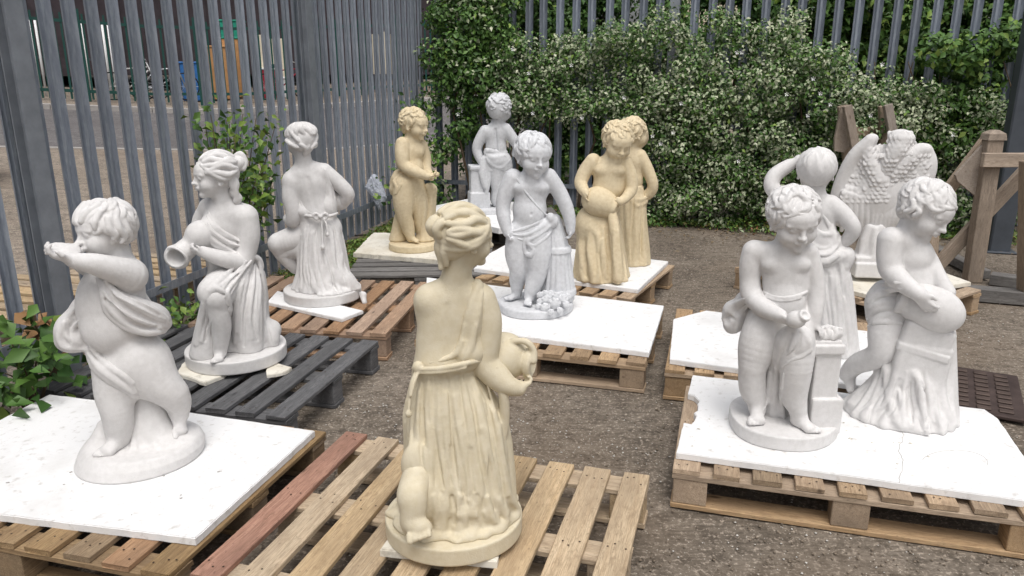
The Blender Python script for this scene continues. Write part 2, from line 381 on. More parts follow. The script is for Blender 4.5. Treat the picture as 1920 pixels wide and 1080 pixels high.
# yard building behind the railing
M['shed']=m_plain('dark_weathered_cladding',(.045,.035,.04),.85,0,.4,3)
M['cream']=m_plain('cream_painted_panel',(.66,.60,.46),.7,0,.12,4)
M['whitep']=m_plain('white_plastic_pipe',(.78,.78,.78),.5,0,.08,4)
M['blue']=m_plain('blue_plastic',(.04,.16,.42),.45,0,.2,5)
M['tan']=m_plain('tan_cardboard',(.46,.25,.11),.85,0,.2,6)
M['teal']=m_plain('green_plastic_sheet',(.02,.25,.17),.5,0,.3,6)
M['rubber']=m_plain('black_rubber',(.02,.02,.022),.8,0,.2,10)
M['redp']=m_plain('red_painted_metal',(.35,.03,.05),.45,0,.2,8)
M['chrome']=m_plain('pale_metal',(.55,.57,.6),.35,.6,.1,20)
M['bush']=M['leafdark']
BA=GA+SN*5.5; rzz=math.atan2(SD[1],SD[0])
e=empty('shed_building',(BA[0],BA[1],1.35),rzz,'long dark clad shed wall far behind the green railing','building')
m=MB(); m.box((-16,0,0),(14,6,3.6)); m.build('wall',M['shed'],e)
m=MB(); m.box((-16.3,-.35,3.6),(14.3,6.3,3.75),b=.02); m.build('roof',M['steeldark'],e)
m=MB()
for i in range(50): m.box((-16+i*.6,-.03,.02),(-15.93+i*.6,-.002,3.58))
m.build('cover_strip',M['shed'],e)
def behind(px,off=1.2): 
    A=GA+SN*off; s=s_at(A,SD,px,120); p=A+SD*s; return p,gz(*p)+.06
def cream(px0,px1,off,h,lab,mat='cream'):
    a,z=behind(px0,off); b,_=behind(px1,off); L=float(np.hypot(*(b-a)))
    e=empty('panel_stack',(a[0],a[1],z),rzz,lab,'panels'); m=MB(); x=0; rr=random.Random(int(px0))
    while x<L-.05:
        wd=min(rr.uniform(.22,.34),L-x); m2=MB(); m2.box((x,0,.45),(x+wd-.025,.05,.45+h+rr.uniform(-.06,.06)),b=.006); m2.build('panel',M[mat],e); x+=wd
    m=MB(); m.box((0,.051,.3),(L,.12,.42)); m.box((0,.06,0),(.08,.12,.3)); m.box((L-.08,.06,0),(L,.12,.3)); m.build('rack',M['steeldark'],e)
cream(478,537,1.5,1.15,'cream panels leaning in a rack behind the green railing, left of the dark post')
cream(700,752,1.9,1.15,'cream panels behind the green railing seen near the fence corner')
def pipes(px,n,lab,h=1.75):
    a,z=behind(px,1.0); e=empty('pipe_rack',(a[0],a[1],z),rzz,lab,'pipes')
    for i in range(n): m=MB(); m.tube([(i*.13,0,.0),(i*.13,.05,h)],.028,8); m.build('pipe',M['whitep'],e,True)
    m=MB(); m.box((-.1,.06,.9),(n*.13,.10,.96)); m.build('rest_bar',M['steeldark'],e)
pipes(142,5,'white upright pipes behind the green railing, the wider bundle on the left',1.85)
pipes(190,3,'white upright pipes behind the green railing, the narrower bundle on the right',1.8)
pipes(66,2,'pair of thin white pipes behind the green railing near the first fence post',1.8)
def box_thing(name,px,off,w_,d_,h,mat,lab,cat,lid=None,z0=0):
    a,z=behind(px,off); e=empty(name,(a[0],a[1],z+z0),rzz+random.uniform(-.15,.15),lab,cat)
    m=MB(); m.box((0,0,0),(w_,d_,h),b=.02); m.build('body',M[mat],e)
    m=MB(); m.box((-.02,-.02,h+.002),(w_+.02,d_+.02,h+.05),b=.012); m.build('lid',M[lid or mat],e)
box_thing('storage_bin',336,1.3,.55,.5,.95,'blue','tall blue bin behind the green railing','bin')
box_thing('cardboard_crate',388,1.5,.62,.5,1.35,'tan','tall tan crate behind the green railing','crate')
box_thing('cardboard_crate',418,1.9,.45,.5,1.55,'tan','narrow orange tan crate behind the green railing beside the taller tan one','crate','teal')
box_thing('tarpaulin_bale',402,2.6,.9,.6,2.0,'teal','green sheeted bale standing behind the tan crates','bale')
box_thing('red_cabinet',486,1.1,.42,.4,.75,'redp','small red cabinet below the cream panels behind the railing','cabinet','whitep')
box_thing('white_drum_box',518,1.0,.35,.35,.5,'whitep','small white box beside the red cabinet','box')
def bicycle(px,off,lab,frm,flip=1):
    a,z=behind(px,off); e=empty('bicycle',(a[0],a[1],z),rzz+.1*flip,lab,'bicycle','bicycles parked behind the railing')
    for x in (0,1.02):
        m=MB(); m.tube([(x+.33*math.cos(t),0,.34+.33*math.sin(t)) for t in np.linspace(0,2*math.pi,25)],.018,6); wobj=m.build('wheel',M['rubber'],e,True)
        m=MB()
        for k in range(8):
            t=k*math.pi/8; m.tube([(x-.32*math.cos(t),0,.34-.32*math.sin(t)),(x+.32*math.cos(t),0,.34+.32*math.sin(t))],.003,4)
        m.build('spokes',M['chrome'],wobj)
    m=MB()
    for p,q in [((0,0,.34),(.38,0,.30)),((.38,0,.30),(.28,0,.82)),((0,0,.34),(.30,0,.72)),((.38,0,.30),(.86,0,.72)),((.30,0,.75),(.84,0,.80)),((.83,0,.92),(1.02,0,.34))]: m.tube([p,q],.018,6)
    m.build('frame',M[frm],e,True)
    m=MB(); m.tube([(.17,0,.86),(.28,0,.87),(.40,0,.865)],[.05,.05,.02],8); m.build('saddle',M['rubber'],e,True)
    m=MB(); m.tube([(.80,-.25,.98),(.84,0,.95),(.80,.25,.98)],.014,6); m.build('handlebar',M['chrome'],e,True)
bicycle(205,.7,'white framed bicycle parked behind the railing, left of the pair','whitep')
bicycle(262,1.0,'pale metal bicycle parked behind the railing, between the white one and the blue bin','chrome',-1)
bicycle(495,.6,'dark red bicycle parked behind the railing below the cream panels','redp')
# dark van end at the left picture edge, beyond the fence
p=unz(-440,400,.1); e=empty('parked_car',(p[0],p[1],gz(p[0],p[1])),.2,'dark parked car cut off by the left edge of the photo, beyond the fence','car')
M['carpaint']=m_plain('dark_car_paint',(.012,.010,.018),.25,.2,.1,2,0,.6); M['glass']=m_plain('dark_window_glass',(.02,.025,.03),.1,0,.1,2,0,.8)
m=MB()
prof=[(-2.1,.22),(-2.15,.55),(-2.05,.86),(-1.5,.95),(-1.0,1.38),(.6,1.42),(1.15,.98),(1.75,.88),(1.95,.70),(1.97,.30),(1.9,.2)]
n=len(prof); vs=[(x,-.82,z) for x,z in prof]+[(x,.82,z) for x,z in prof]; m.add(vs,[tuple(range(n)),tuple(range(n,2*n))[::-1]]+[(i,n+i,n+(i+1)%n,(i+1)%n) for i in range(n)])
o=m.build('body',M['carpaint'],e); md=o.modifiers.new('bevel','BEVEL'); md.width=.06; md.segments=3
m=MB(); m.box((-1.05,-.83,.98),(-.25,.83,1.30),b=.02).box((-.18,-.83,.98),(.72,.83,1.32),b=.02); m.build('window',M['glass'],e)
for x in (-1.35,1.3):
    for y in (-.76,.76):
        m=MB(); m.tube([(x,y-.10,.31),(x,y+.10,.31)],.31,20); wo=m.build('wheel',M['rubber'],e,True)
        m=MB(); m.tube([(x,y-.105,.31),(x,y+.105,.31)],.19,14); m.build('rim',M['chrome'],wo,True)
m=MB(); m.box((1.90,-.75,.55),(1.98,-.45,.68),b=.01); m.build('headlight',M['chrome'],e); m=MB(); m.box((1.90,.45,.55),(1.98,.75,.68),b=.01); m.build('headlight',M['chrome'],e)
# ================================================================ PALLETS
SL_T=.020; ST_T=.020; BT=.020; PH=.160
def plank(m,x0,x1,y0,y1,z0,z1,rr,mi=0):
    """weathered board with slightly uneven ends and edges, long axis y"""
    L=y1-y0; ns=max(2,int(L/.16)); c=.0022; vs=[];fs=[]
    bow=rr.uniform(-.0025,.0025); ph=rr.uniform(0,6)
    ring=8
    for k in range(ns+1):
        t=k/ns; y=y0+L*t; e0=rr.uniform(-.0016,.0016); e1=rr.uniform(-.0016,.0016); dz=bow*math.sin(math.pi*t)
        a=x0+e0;b=x1+e1
        pts=[(a+c,z0),(b-c,z0),(b,z0+c),(b,z1-c),(b-c,z1),(a+c,z1),(a,z1-c),(a,z0+c)]
        vs+=[(x,y+(rr.uniform(-.002,.002) if k in(0,ns) else 0),z+dz) for x,z in pts]
    for k in range(ns):
        for i in range(ring): fs.append((k*ring+i,k*ring+(i+1)%ring,(k+1)*ring+(i+1)%ring,(k+1)*ring+i)[::-1])
    fs.append(tuple(range(ring))); fs.append(tuple(ns*ring+i for i in range(ring))[::-1])
    m.add(vs,fs,mi)
def pallet(x,y,th,W,D,mat,label,nsl=9,sw=.095,special={},across=False,z=0.,group='wooden pallets on the yard floor',seed=0,bwood=None,gaps=()):
    """origin front-left corner; slats run along depth (y); if across the whole layout is turned by 90 degrees"""
    rr=random.Random(seed+5); root=empty('pallet',(x,y,z),math.radians(th),label,'pallet',group)
    if across: # rotate layout: slats along x
        inner=lambda v:v
    wd,dp=(W,D) if not across else (D,W)
    def fin(o):
        if across: o.rotation_euler=(0,0,-math.pi/2); o.location=(0,dp*0+D,0)
        return o
    bw=.10; zt=PH
    for k in range(nsl):
        if k in gaps: continue
        cx=sw/2+(wd-sw)*k/(nsl-1)
        m=MB(); cw=sw*rr.uniform(.95,1.04); plank(m,-cw/2,cw/2,rr.uniform(-.006,.003),dp+rr.uniform(-.004,.006),zt-SL_T+rr.uniform(0,.002),zt+rr.uniform(-.0015,.0015),rr)
        for yy in (bw/2,dp/2,dp-bw/2):
            for q in range(3): m.disc(((-.3+.3*q)*cw+rr.uniform(-.006,.006),yy+rr.uniform(-.03,.03),zt+.0022),.0036,6,1)
        o=m.build('slat',[M[special.get(k,mat)],M['nail']],root)
        if across: o.rotation_euler=(0,0,-math.pi/2+rr.uniform(-.004,.004)); o.location=(0,D-cx,0)
        else: o.location=(cx,0,0); o.rotation_euler=(0,0,rr.uniform(-.004,.004))
        if special.get(k,'')=='redwood': o['label']='red stained slat'
    bwm=M[bwood or mat]
    for yy in (0,dp/2-bw/2,dp-bw):   # stringer boards and bottom boards run along the width
        m=MB(); plank(m,-bw,0,0,wd,zt-SL_T-ST_T,zt-SL_T-.0005,rr); o=m.build('stringer_board',bwm,root); o.rotation_euler=(0,0,-math.pi/2); o.location=(0,yy,0)
        if across: o.rotation_euler=(0,0,math.pi); o.location=(yy,D,0)
        m=MB(); plank(m,-bw,0,0,wd,.001,BT,rr); o=m.build('bottom_board',bwm,root); o.rotation_euler=(0,0,-math.pi/2); o.location=(0,yy,0)
        if across: o.rotation_euler=(0,0,math.pi); o.location=(yy,D,0)
        for xx in (0,wd/2-.065,wd-.13):
            m=MB(); j=rr.uniform(-.006,.006); m.box((xx+.004,.004 ,BT+.0005),(xx+.126,bw-.004,zt-SL_T-ST_T-.0008),b=.003); o=m.build('block',bwm,root); o.location=(0,yy,0)
            if across: o.rotation_euler=(0,0,-math.pi/2); o.location=(yy,D,0)
    return root
pallet(.585,2.50,-15.9,1.22,.79,'pine2','tan pallet at the front right, under the board with the two white boys',seed=1,special={0:'pine2',2:'brownpine'})
pallet(-.929,1.903,-16.5,1.207,.93,'pine','bare pale pine pallet with one red slat, under the yellow kneeling girl',seed=2,special={0:'redwood',1:'pine',4:'pine'})
pallet(-2.158,2.203,-14.8,1.211,.933,'brownpine','weathered tan pallet at the front left, under the white board with the kiss blowing cherub',seed=3,special={7:'orange',6:'brownpine'})
pallet(-2.162,3.227,-13.8,1.255,.961,'darkwood','dark grey weathered pallet under the kneeling girl pouring a jug',seed=4)
pallet(-1.848,4.145,-8.4,1.169,1.06,'orange','orange brown pallet under the kneeling woman seen from behind',seed=5)
pallet(-.523,3.873,-16.3,1.230,.933,'pine2','tan pallet under the white board with the boy and quiver',seed=6)
pallet(.740,3.461,-14.8,1.211,1.007,'pine2','tan pallet behind the two white boys, under the board with the girl seen from behind',seed=7,special={0:'pine2'})
pallet(-.257,5.151,-27.5,1.133,.970,'pine2','tan pallet under the board with the two yellow children with a pot',seed=8,nsl=9)
pallet(-1.159,5.187,2.8,1.04,1.47,'greywood','grey weathered pallet with cross slats under the yellow boy at the left fence',across=True,nsl=11,seed=9)
pallet(-.64,6.85,6,1.17,.97,'greywood','grey pallet at the foot of the hedge under the boy leaning on a pillar',seed=10)
pallet(1.633,5.437,-54.8,1.33,.843,'pine2','tan pallet under the eagle statue beside the wooden trestles',seed=11,nsl=8)
# foreign pallets beyond the left fence (bright slat ends through the pales)
def stack_out(px,py,rz,n,lab,w_=1.1,mat='pine'):
    p=unz(px,py,0.1)
    for k in range(n):
        pallet(p[0],p[1],rz,w_,.95,mat,lab[k],z=gz(p[0],p[1])+.02+k*.188,seed=30+k+int(px),group='pallets beyond the left fence',nsl=8)
stack_out(-60,655,76,1,['pale pallet lying beyond the left fence, nearest the left picture edge'])
stack_out(255,585,76,1,['pale pallet lying beyond the left fence, behind the kneeling girl with the jug'])
# ================================================================ WHITE BOARDS
def board(pix,zt,th,mat,label,jag=.0014,bite=(),seed=0,name='foam_board'):
    """flat sheet whose outline was measured on its top plane"""
    rr=random.Random(seed); pts=[unz(px,py,zt)[:2] for px,py in pix]; out=[]
    n=len(pts)
    for i in range(n):
        a,b=pts[i],pts[(i+1)%n]; L=np.hypot(*(b-a)); k=max(1,int(L/.03)); nn=np.array([b[1]-a[1],a[0]-b[0]])/max(L,1e-6)
        j=.022 if i in bite else jag
        for q in range(k):
            f=q/k; out.append(a+(b-a)*f+nn*(rr.uniform(-j,j) if q else 0))
    c=np.mean(out,axis=0); e=empty(name,(c[0],c[1],zt-th),0,label,'board'); loc=[p-c for p in out]
    # orientation
    ar=sum(loc[i][0]*loc[(i+1)%len(loc)][1]-loc[(i+1)%len(loc)][0]*loc[i][1] for i in range(len(loc)))
    if ar<0: loc=loc[::-1]
    bm=bmesh.new(); vb=[bm.verts.new((p[0],p[1],0)) for p in loc]; f=bm.faces.new(vb)
    r=bmesh.ops.extrude_face_region(bm,geom=[f]); 
    for v in r['geom']:
        if isinstance(v,bmesh.types.BMVert): v.co.z=th
    bmesh.ops.recalc_face_normals(bm,faces=bm.faces[:])
    te=[ed for ed in bm.edges if all(abs(v.co.z-th)<1e-6 for v in ed.verts)]
    bmesh.ops.bevel(bm,geom=te,offset=.003,segments=2,affect='EDGES',clamp_overlap=True)
    me=bpy.data.meshes.new('sheet'); bm.to_mesh(me); bm.free(); me.materials.append(M[mat]); o=link('sheet',me,e); return e
BZ=PH+.028
board([(1299,703),(1846,767),(1872,785),(1960,912),(1920,938),(1690,906),(1600,893),(1268,848),(1282,792),(1296,795),(1306,780),(1312,752),(1302,742),(1290,738)],BZ,.026,'foam','chipped white board under the two white boys, right foreground',bite=(9,10,11,12),seed=1)
board([(93,739),(300,765),(590,807),(366,1009),(-20,962),(-40,808)],BZ,.026,'foam','large white board on the front left pallet under the kiss blowing cherub',seed=2)
board([(800,520),(1245,573),(1217,661),(800,608)],BZ,.026,'foam','white board under the boy with the quiver, centre',seed=3)
board([(1263,598),(1324,582),(1700,630),(1720,738),(1256,673)],BZ,.026,'foam','white board with a cut corner behind the two white boys',seed=4)
board([(960,452),(1253,490),(1196,543),(889,503),(912,478)],BZ,.026,'foam','white board under the two yellow children with a pot',seed=5)
board([(700,436),(722,436),(900,458),(860,490),(662,474)],PH+.036,.034,'foamd','dirty cream board under the yellow boy by the left fence',seed=6,jag=.006)
board([(813,386),(880,372),(1010,382),(1010,424),(935,428),(815,400)],BZ+.03,.05,'foam','thick white board under the boy leaning on a pillar at the hedge',seed=7)
board([(1560,500),(1760,507),(1821,529),(1640,556),(1560,535)],BZ,.026,'foamd','dirty white board under the eagle statue',seed=8)
board([(712,1030),(745,985),(940,1005),(932,1053)],PH+.026,.024,'foamd','small cream slab under the yellow kneeling girl',seed=9)
board([(330,700),(350,670),(450,668),(420,703),(385,717)],PH+.020,.018,'foamd','chipped off-white slab under the left side of the jug girl plinth',seed=10,jag=.005)
board([(500,690),(520,680),(547,688),(535,697),(500,703)],PH+.018,.016,'foamd','broken off-white chip under the right side of the jug girl plinth',seed=12,jag=.006)
board([(500,566),(520,545),(681,582),(640,598)],PH+.022,.020,'foam','small white slab under the kneeling woman seen from behind',seed=11)
# ================================================================ SCULPTING (signed distance fields meshed with surface nets)
def _smin(a,b,k):
    if k<=0: return np.minimum(a,b)
    h=np.maximum(k-np.abs(a-b),0)/k
    return np.minimum(a,b)-h*h*k*.25
def d_cap(P,a,b,ra,rb):
    a=a.astype(np.float32); b=b.astype(np.float32); ra=np.float32(ra); rb=np.float32(rb)
    ba=b-a; pa=P-a; l2=max(float(ba@ba),1e-12); h=np.clip((pa@ba)/np.float32(l2),0,1)
    q=pa-h[...,None]*ba; return np.sqrt((q*q).sum(-1))-(ra+(rb-ra)*h)
def d_ell(P,c,r,R):
    R=R.astype(np.float32); r=r.astype(np.float32); q=(P-c.astype(np.float32))@R; k0=np.sqrt(((q/r)**2).sum(-1)); k1=np.sqrt(((q/(r*r))**2).sum(-1)); return k0*(k0-1)/np.maximum(k1,1e-9)
def d_box(P,c,r,R,rd):
    q=np.abs((P-c)@R)-(r-rd); return np.sqrt((np.maximum(q,0)**2).sum(-1))+np.minimum(q.max(-1),0)-rd
def d_cyl(P,a,b,ra,rb,rd):
    ba=b-a; L=float(np.sqrt(ba@ba)); u=ba/L; pa=P-a; h=pa@u; q=pa-h[...,None]*u; rr=np.sqrt((q*q).sum(-1)); t=np.clip(h/L,0,1)
    dx=rr-(ra+(rb-ra)*t)+rd; dz=np.abs(h-L/2)-L/2+rd
    return np.sqrt(np.maximum(dx,0)**2+np.maximum(dz,0)**2)+np.minimum(np.maximum(dx,dz),0)-rd
class Part:
    """one sculpted part: a list of operations in statue space (metres)"""
    def __init__(s): s.ops=[]; s.blur=1
    def bb(s):
        lo=np.full(3,1e9);hi=np.full(3,-1e9)
        for o in s.ops:
            if o[0]=='u': lo=np.minimum(lo,o[2]);hi=np.maximum(hi,o[3])
        return lo,hi
    def op(s,kind,fn,lo,hi,k): s.ops.append((kind,fn,np.array(lo,float),np.array(hi,float),k))
    def eval(s,P):
        D=np.full(P.shape[:-1],1.,np.float32)
        for kind,fn,a,b,k in s.ops:
            d=fn(P)
            if kind=='u': D=_smin(D,d,k)
            elif kind=='s': D=-_smin(-D,d,k)
            elif kind=='i': D=-_smin(-D,-d,k)
            elif kind=='d': D=D+d
        return D
    def mesh(s,h):
        lo,hi=s.bb(); lo=lo-3*h-.012; hi=hi+3*h+.012; n=np.ceil((hi-lo)/h).astype(int)+1
        ax=[(lo[i]+h*np.arange(n[i])).astype(np.float32) for i in range(3)]
        D=np.full(n,1.,np.float32)
        for kind,fn,a,b,k in s.ops:
            m=max(k,0)+2.5*h
            i0=np.maximum(np.floor((a-m-lo)/h).astype(int),0); i1=np.minimum(np.ceil((b+m-lo)/h).astype(int)+1,n)
            if (i1<=i0).any(): continue
            sl=tuple(slice(i0[j],i1[j]) for j in range(3))
            P=np.stack(np.meshgrid(*[ax[j][sl[j]] for j in range(3)],indexing='ij'),-1)
            d=fn(P)
            if kind=='u': D[sl]=_smin(D[sl],d,k)
            elif kind=='s': D[sl]=-_smin(-D[sl],d,k)
            elif kind=='d':            # displacement, only near the surface
                D[sl]=D[sl]+d
            elif kind=='i': D[sl]=-_smin(-D[sl],-d,k)
        for _ in range(s.blur):
            for a_ in range(3):
                D=np.moveaxis(D,a_,0); E=D.copy(); E[1:-1]=(D[:-2]+2*D[1:-1]+D[2:])*.25; D=np.moveaxis(E,0,a_)
        V,Q=surfnet(D,ax,h)
        return V,Q
def surfnet(D,ax,h):
    S=D<0; n=np.array(D.shape)
    c=S[:-1,:-1,:-1].astype(np.int8)
    cnt=np.zeros(n-1,np.int8)
    for dx in(0,1):
        for dy in(0,1):
            for dz in(0,1): cnt+=S[dx:n[0]-1+dx,dy:n[1]-1+dy,dz:n[2]-1+dz]
    act=np.argwhere((cnt>0)&(cnt<8)); idx=-np.ones(n-1,np.int32); idx[act[:,0],act[:,1],act[:,2]]=np.arange(len(act))
    cv=[[[D[act[:,0]+x,act[:,1]+y,act[:,2]+z] for z in(0,1)] for y in (0,1)] for x in (0,1)]
    acc=np.zeros((len(act),3)); k=np.zeros(len(act))
    for x0,y0,z0,x1,y1,z1 in [(0,0,0,1,0,0),(0,1,0,1,1,0),(0,0,1,1,0,1),(0,1,1,1,1,1),(0,0,0,0,1,0),(1,0,0,1,1,0),(0,0,1,0,1,1),(1,0,1,1,1,1),(0,0,0,0,0,1),(1,0,0,1,0,1),(0,1,0,0,1,1),(1,1,0,1,1,1)]:
        a=cv[x0][y0][z0];b=cv[x1][y1][z1]; m=(a<0)!=(b<0); t=np.where(m,a/np.where(m,a-b,1),0)
        acc+=np.stack([x0+(x1-x0)*t,y0+(y1-y0)*t,z0+(z1-z0)*t],-1)*m[:,None]; k+=m
    P=act+acc/np.maximum(k,1)[:,None]
    V=np.stack([ax[i][0]+P[:,i]*h for i in range(3)],-1)
    Q=[]
    # x edges
    for axis in range(3):
        sl0=[slice(None)]*3; sl1=[slice(None)]*3; sl0[axis]=slice(0,-1); sl1[axis]=slice(1,None)
        a=S[tuple(sl0)];b=S[tuple(sl1)]; e=np.argwhere(a!=b); o1,o2=[(1,2),(2,0),(0,1)][axis]
        e=e[(e[:,o1]>0)&(e[:,o2]>0)&(e[:,o1]<n[o1]-1)&(e[:,o2]<n[o2]-1)]
        s_=S[e[:,0],e[:,1],e[:,2]]
        def g(d1,d2):
            q=e.copy(); q[:,o1]-=d1; q[:,o2]-=d2; return idx[q[:,0],q[:,1],q[:,2]]
        q=np.stack([g(1,1),g(0,1),g(0,0),g(1,0)],-1); q[~s_]=q[~s_][:,::-1]; Q.append(q)
    Q=np.concatenate(Q); Q=Q[(Q>=0).all(1)]
    return V,Q
def rotm(F,U):
    F=np.asarray(F,float);F=F/np.linalg.norm(F); L=np.cross(U,F); L/=np.linalg.norm(L); U=np.cross(F,L); return F,L,U
class Statue:
    """authored in photo pixels: (px, py, depth) -> statue space; radii in photo pixels"""
    def __init__(s,bx,by,z,label,cat,mat,h=.0032,yaw_obj=0):
        s.B=unz(bx,by,z); g=s.B[:2]/np.hypot(*s.B[:2]); s.g=np.array([g[0],g[1],0.]); s.r=np.array([g[1],-g[0],0.])
        X=s.B-np.array([0,0,CH]); s.fw=X[1]*math.cos(PITCH)-X[2]*math.sin(PITCH); s.S=FPX/s.fw
        s.mat=mat; s.h=h; s.root=empty('statue',s.B,math.atan2(s.r[1],s.r[0]),label,cat,'cast stone garden statues on the pallets'); s.M3=np.stack([s.r,s.g,[0,0,1.]])
        s.parts={}
    def J(s,p):
        if len(p)==2: p=(p[0],p[1],0)
        X=unplane(p[0],p[1],s.B+s.g*(p[2]/s.S),s.g); return s.M3@(X-s.B)
    def L(s,x): return x/s.S
    def on(s,px,d,h):
        """photo point whose height above the statue's board is h px at depth d"""
        lo,hi=0.,2200.
        for _ in range(40):
            m=(lo+hi)/2
            if s.J((px,m,d))[2]*s.S>h: lo=m
            else: hi=m
        return (px,lo,d)
    def surf(s,pts,on=None):
        """depth (px) of the first surface met at each photo point"""
        ds=np.arange(-190,150,2.); A=np.stack([s.J((p[0],p[1],-190)) for p in pts]); B=np.stack([s.J((p[0],p[1],148)) for p in pts])
        P=(A[:,None]+(B-A)[:,None]*(np.arange(len(ds))/(len(ds)-1))[None,:,None]).astype(np.float32)
        D=None
        for n in (on or list(s.parts)):
            if n in s.parts and s.parts[n].ops:
                e=s.parts[n].eval(P); D=e if D is None else np.minimum(D,e)
        out=[]
        for i in range(len(pts)):
            w_=np.where(D[i]<0)[0]; out.append(ds[w_[0]] if len(w_) else None)
        good=[v for v in out if v is not None]; fb=float(np.mean(good)) if good else 0.
        last=None; res=[]
        for i,v in enumerate(out):
            if v is None:
                nx=[q for q in out[i:] if q is not None]; v=last if last is not None else (nx[0] if nx else fb)
            last=v; res.append(v)
        return res
    def lay(s,n,path,r,k=4,sink=.4,kind='u',on=None,taper=True,seg=3,extra=0):
        """lay a fold (or cut a groove) along the visible surface; path in photo pixels"""
        m=len(path); P=[np.array(p[:2],float) for p in path]; pts=[];rs=[]
        rl=r if isinstance(r,(list,tuple)) else [r*((.30+1.0*math.sin(math.pi*(i+.35)/(m-.3))) if taper else 1.) for i in range(m)]
        for i in range(m-1):
            p0=P[max(i-1,0)];p1=P[i];p2=P[i+1];p3=P[min(i+2,m-1)]
            for q in range(seg+(1 if i==m-2 else 0)):
                t=q/seg; pts.append(.5*((2*p1)+(p2-p0)*t+(2*p0-5*p1+4*p2-p3)*t*t+(3*p1-p0-3*p2+p3)*t**3)); rs.append(rl[i]*(1-t)+rl[i+1]*t)
        ds=s.surf(pts,on); ds=[(ds[max(i-1,0)]+ds[i]*2+ds[min(i+1,len(ds)-1)])/4 for i in range(len(ds))]
        J=[s.J((p[0],p[1],d+(sink*q if kind=='u' else -.35*q)+extra)) for p,d,q in zip(pts,ds,rs)]
        s.tube(n,J,[s.L(q) for q in rs],s.L(k),1,kind,px=False)
    def fan(s,n,A,B,N,r,k=None,sink=.3,seed=0,jit=3.,groove=True,on=None):
        """many fine folds between two guide lines, crests and troughs in turn"""
        rr=random.Random(seed); m=len(A)
        for i in range(N):
            t=(i+.5+rr.uniform(-.3,.3))/N; ph=rr.uniform(0,6)
            p=[(A[j][0]*(1-t)+B[j][0]*t+jit*math.sin(j*1.7+ph)*(j>0),A[j][1]*(1-t)+B[j][1]*t+(rr.uniform(-1,1)*jit*3 if j in(0,m-1) else 0)) for j in range(m)]
            a=rr.uniform(0,.25); q0=(p[0][0]*(1-a)+p[1][0]*a,p[0][1]*(1-a)+p[1][1]*a); p[0]=q0
            if groove and i%3==2: s.lay(n,p,r*.75,r*1.0,0,'s',on)
            else: s.lay(n,p,r*rr.uniform(.7,1.25),(r*.9 if k is None else k),sink,'u',on)
    def clip(s,n,z=0.):
        lo,hi=s.p(n).bb(); s.p(n).op('i',lambda P:(z/s.S-P[...,2]),lo,hi,0)
    def skirt(s,n,axis,rx,rd,phis,t0=0,t1=1,r=3,k=4,wob=.12,seed=1,kind='u',jit=.5,sink=.25,seg=4,m=6):
        """long folds running down a draped form; axis/rx/rd sampled top to bottom; phi 0 faces the camera, 90 picture right"""
        rr=random.Random(seed); A=[s.J(a) for a in axis]; N=len(A)-1
        def at(t,v): x=t*N; i=min(int(x),N-1); f=x-i; return v[i]*(1-f)+v[i+1]*f
        for ph in phis:
            a0=ph+rr.uniform(-jit,jit)*8; w1=rr.uniform(-1,1)*wob*57; w2=rr.uniform(0,6); ta=max(0,t0+rr.uniform(0,.35)*jit*(t1-t0)); tb=t1-rr.uniform(0,.12)*jit*(t1-t0); R=r*rr.uniform(.7,1.3); pts=[];rs=[]
            for j in range(m):
                f=j/(m-1); t=ta+(tb-ta)*f; a=math.radians(a0+w1*math.sin(f*3+w2)*f); q=at(t,A)
                rxx=s.L(at(t,rx)-R*sink); rdd=s.L(at(t,rd)-R*sink); pts.append(q+np.array([math.sin(a)*rxx,-math.cos(a)*rdd,0])); rs.append(s.L(R*(.35+.85*f) if kind=='u' else R*(.5+.7*math.sin(f*2.6+.3))))
            s.tube(n,pts,rs,s.L(k),seg,kind,px=False)
    def body_of(s,n,axis,rx,rd,k=8,m=14):
        """solid of elliptical sections stacked along an axis"""
        A=[s.J(a) for a in axis]; N=len(A)-1
        zs=np.array([a[2] for a in A]); o=np.argsort(zs); X=np.array([a[0] for a in A])[o];Y=np.array([a[1] for a in A])[o]; Z=zs[o]; RX=np.array([s.L(v) for v in rx])[o]; RD=np.array([s.L(v) for v in rd])[o]
        def f(P):
            z=P[...,2]; x=P[...,0]-np.interp(z,Z,X); y=P[...,1]-np.interp(z,Z,Y); a=np.interp(z,Z,RX); b=np.interp(z,Z,RD)
            q=np.sqrt((x/a)**2+(y/b)**2); d=(q-1)*np.minimum(a,b)*.93; dz=np.maximum(z-Z[-1],Z[0]-z)
            rd_=s.L(4); d2=d+rd_; dz2=dz+rd_
            return (np.sqrt(np.maximum(d2,0)**2+np.maximum(dz2,0)**2)+np.minimum(np.maximum(d2,dz2),0)-rd_).astype(np.float32)
        lo=np.array([(X-RX).min(),(Y-RD).min(),Z[0]]);hi=np.array([(X+RX).max(),(Y+RD).max(),Z[-1]])
        s.p(n).op('u',f,lo,hi,s.L(k))
    def p(s,name):
        if name not in s.parts: s.parts[name]=Part()
        return s.parts[name]
    # ---- primitives; points (px,py,d)
    def cap(s,n,a,b,ra,rb=None,k=6,kind='u'):
        rb=ra if rb is None else rb; a=s.J(a);b=s.J(b); return s.capl(n,a,b,s.L(ra),s.L(rb),s.L(k),kind)
    def capl(s,n,a,b,ra,rb,k,kind='u'):
        m=max(ra,rb); s.p(n).op(kind,lambda P:d_cap(P,a,b,ra,rb),np.minimum(a,b)-m,np.maximum(a,b)+m,k)
    def chain(s,n,pts,rs,k=6,kind='u'):
        if not isinstance(rs,(list,tuple)): rs=[rs]*len(pts)
        for i in range(len(pts)-1): s.cap(n,pts[i],pts[i+1],rs[i],rs[i+1],k,kind)
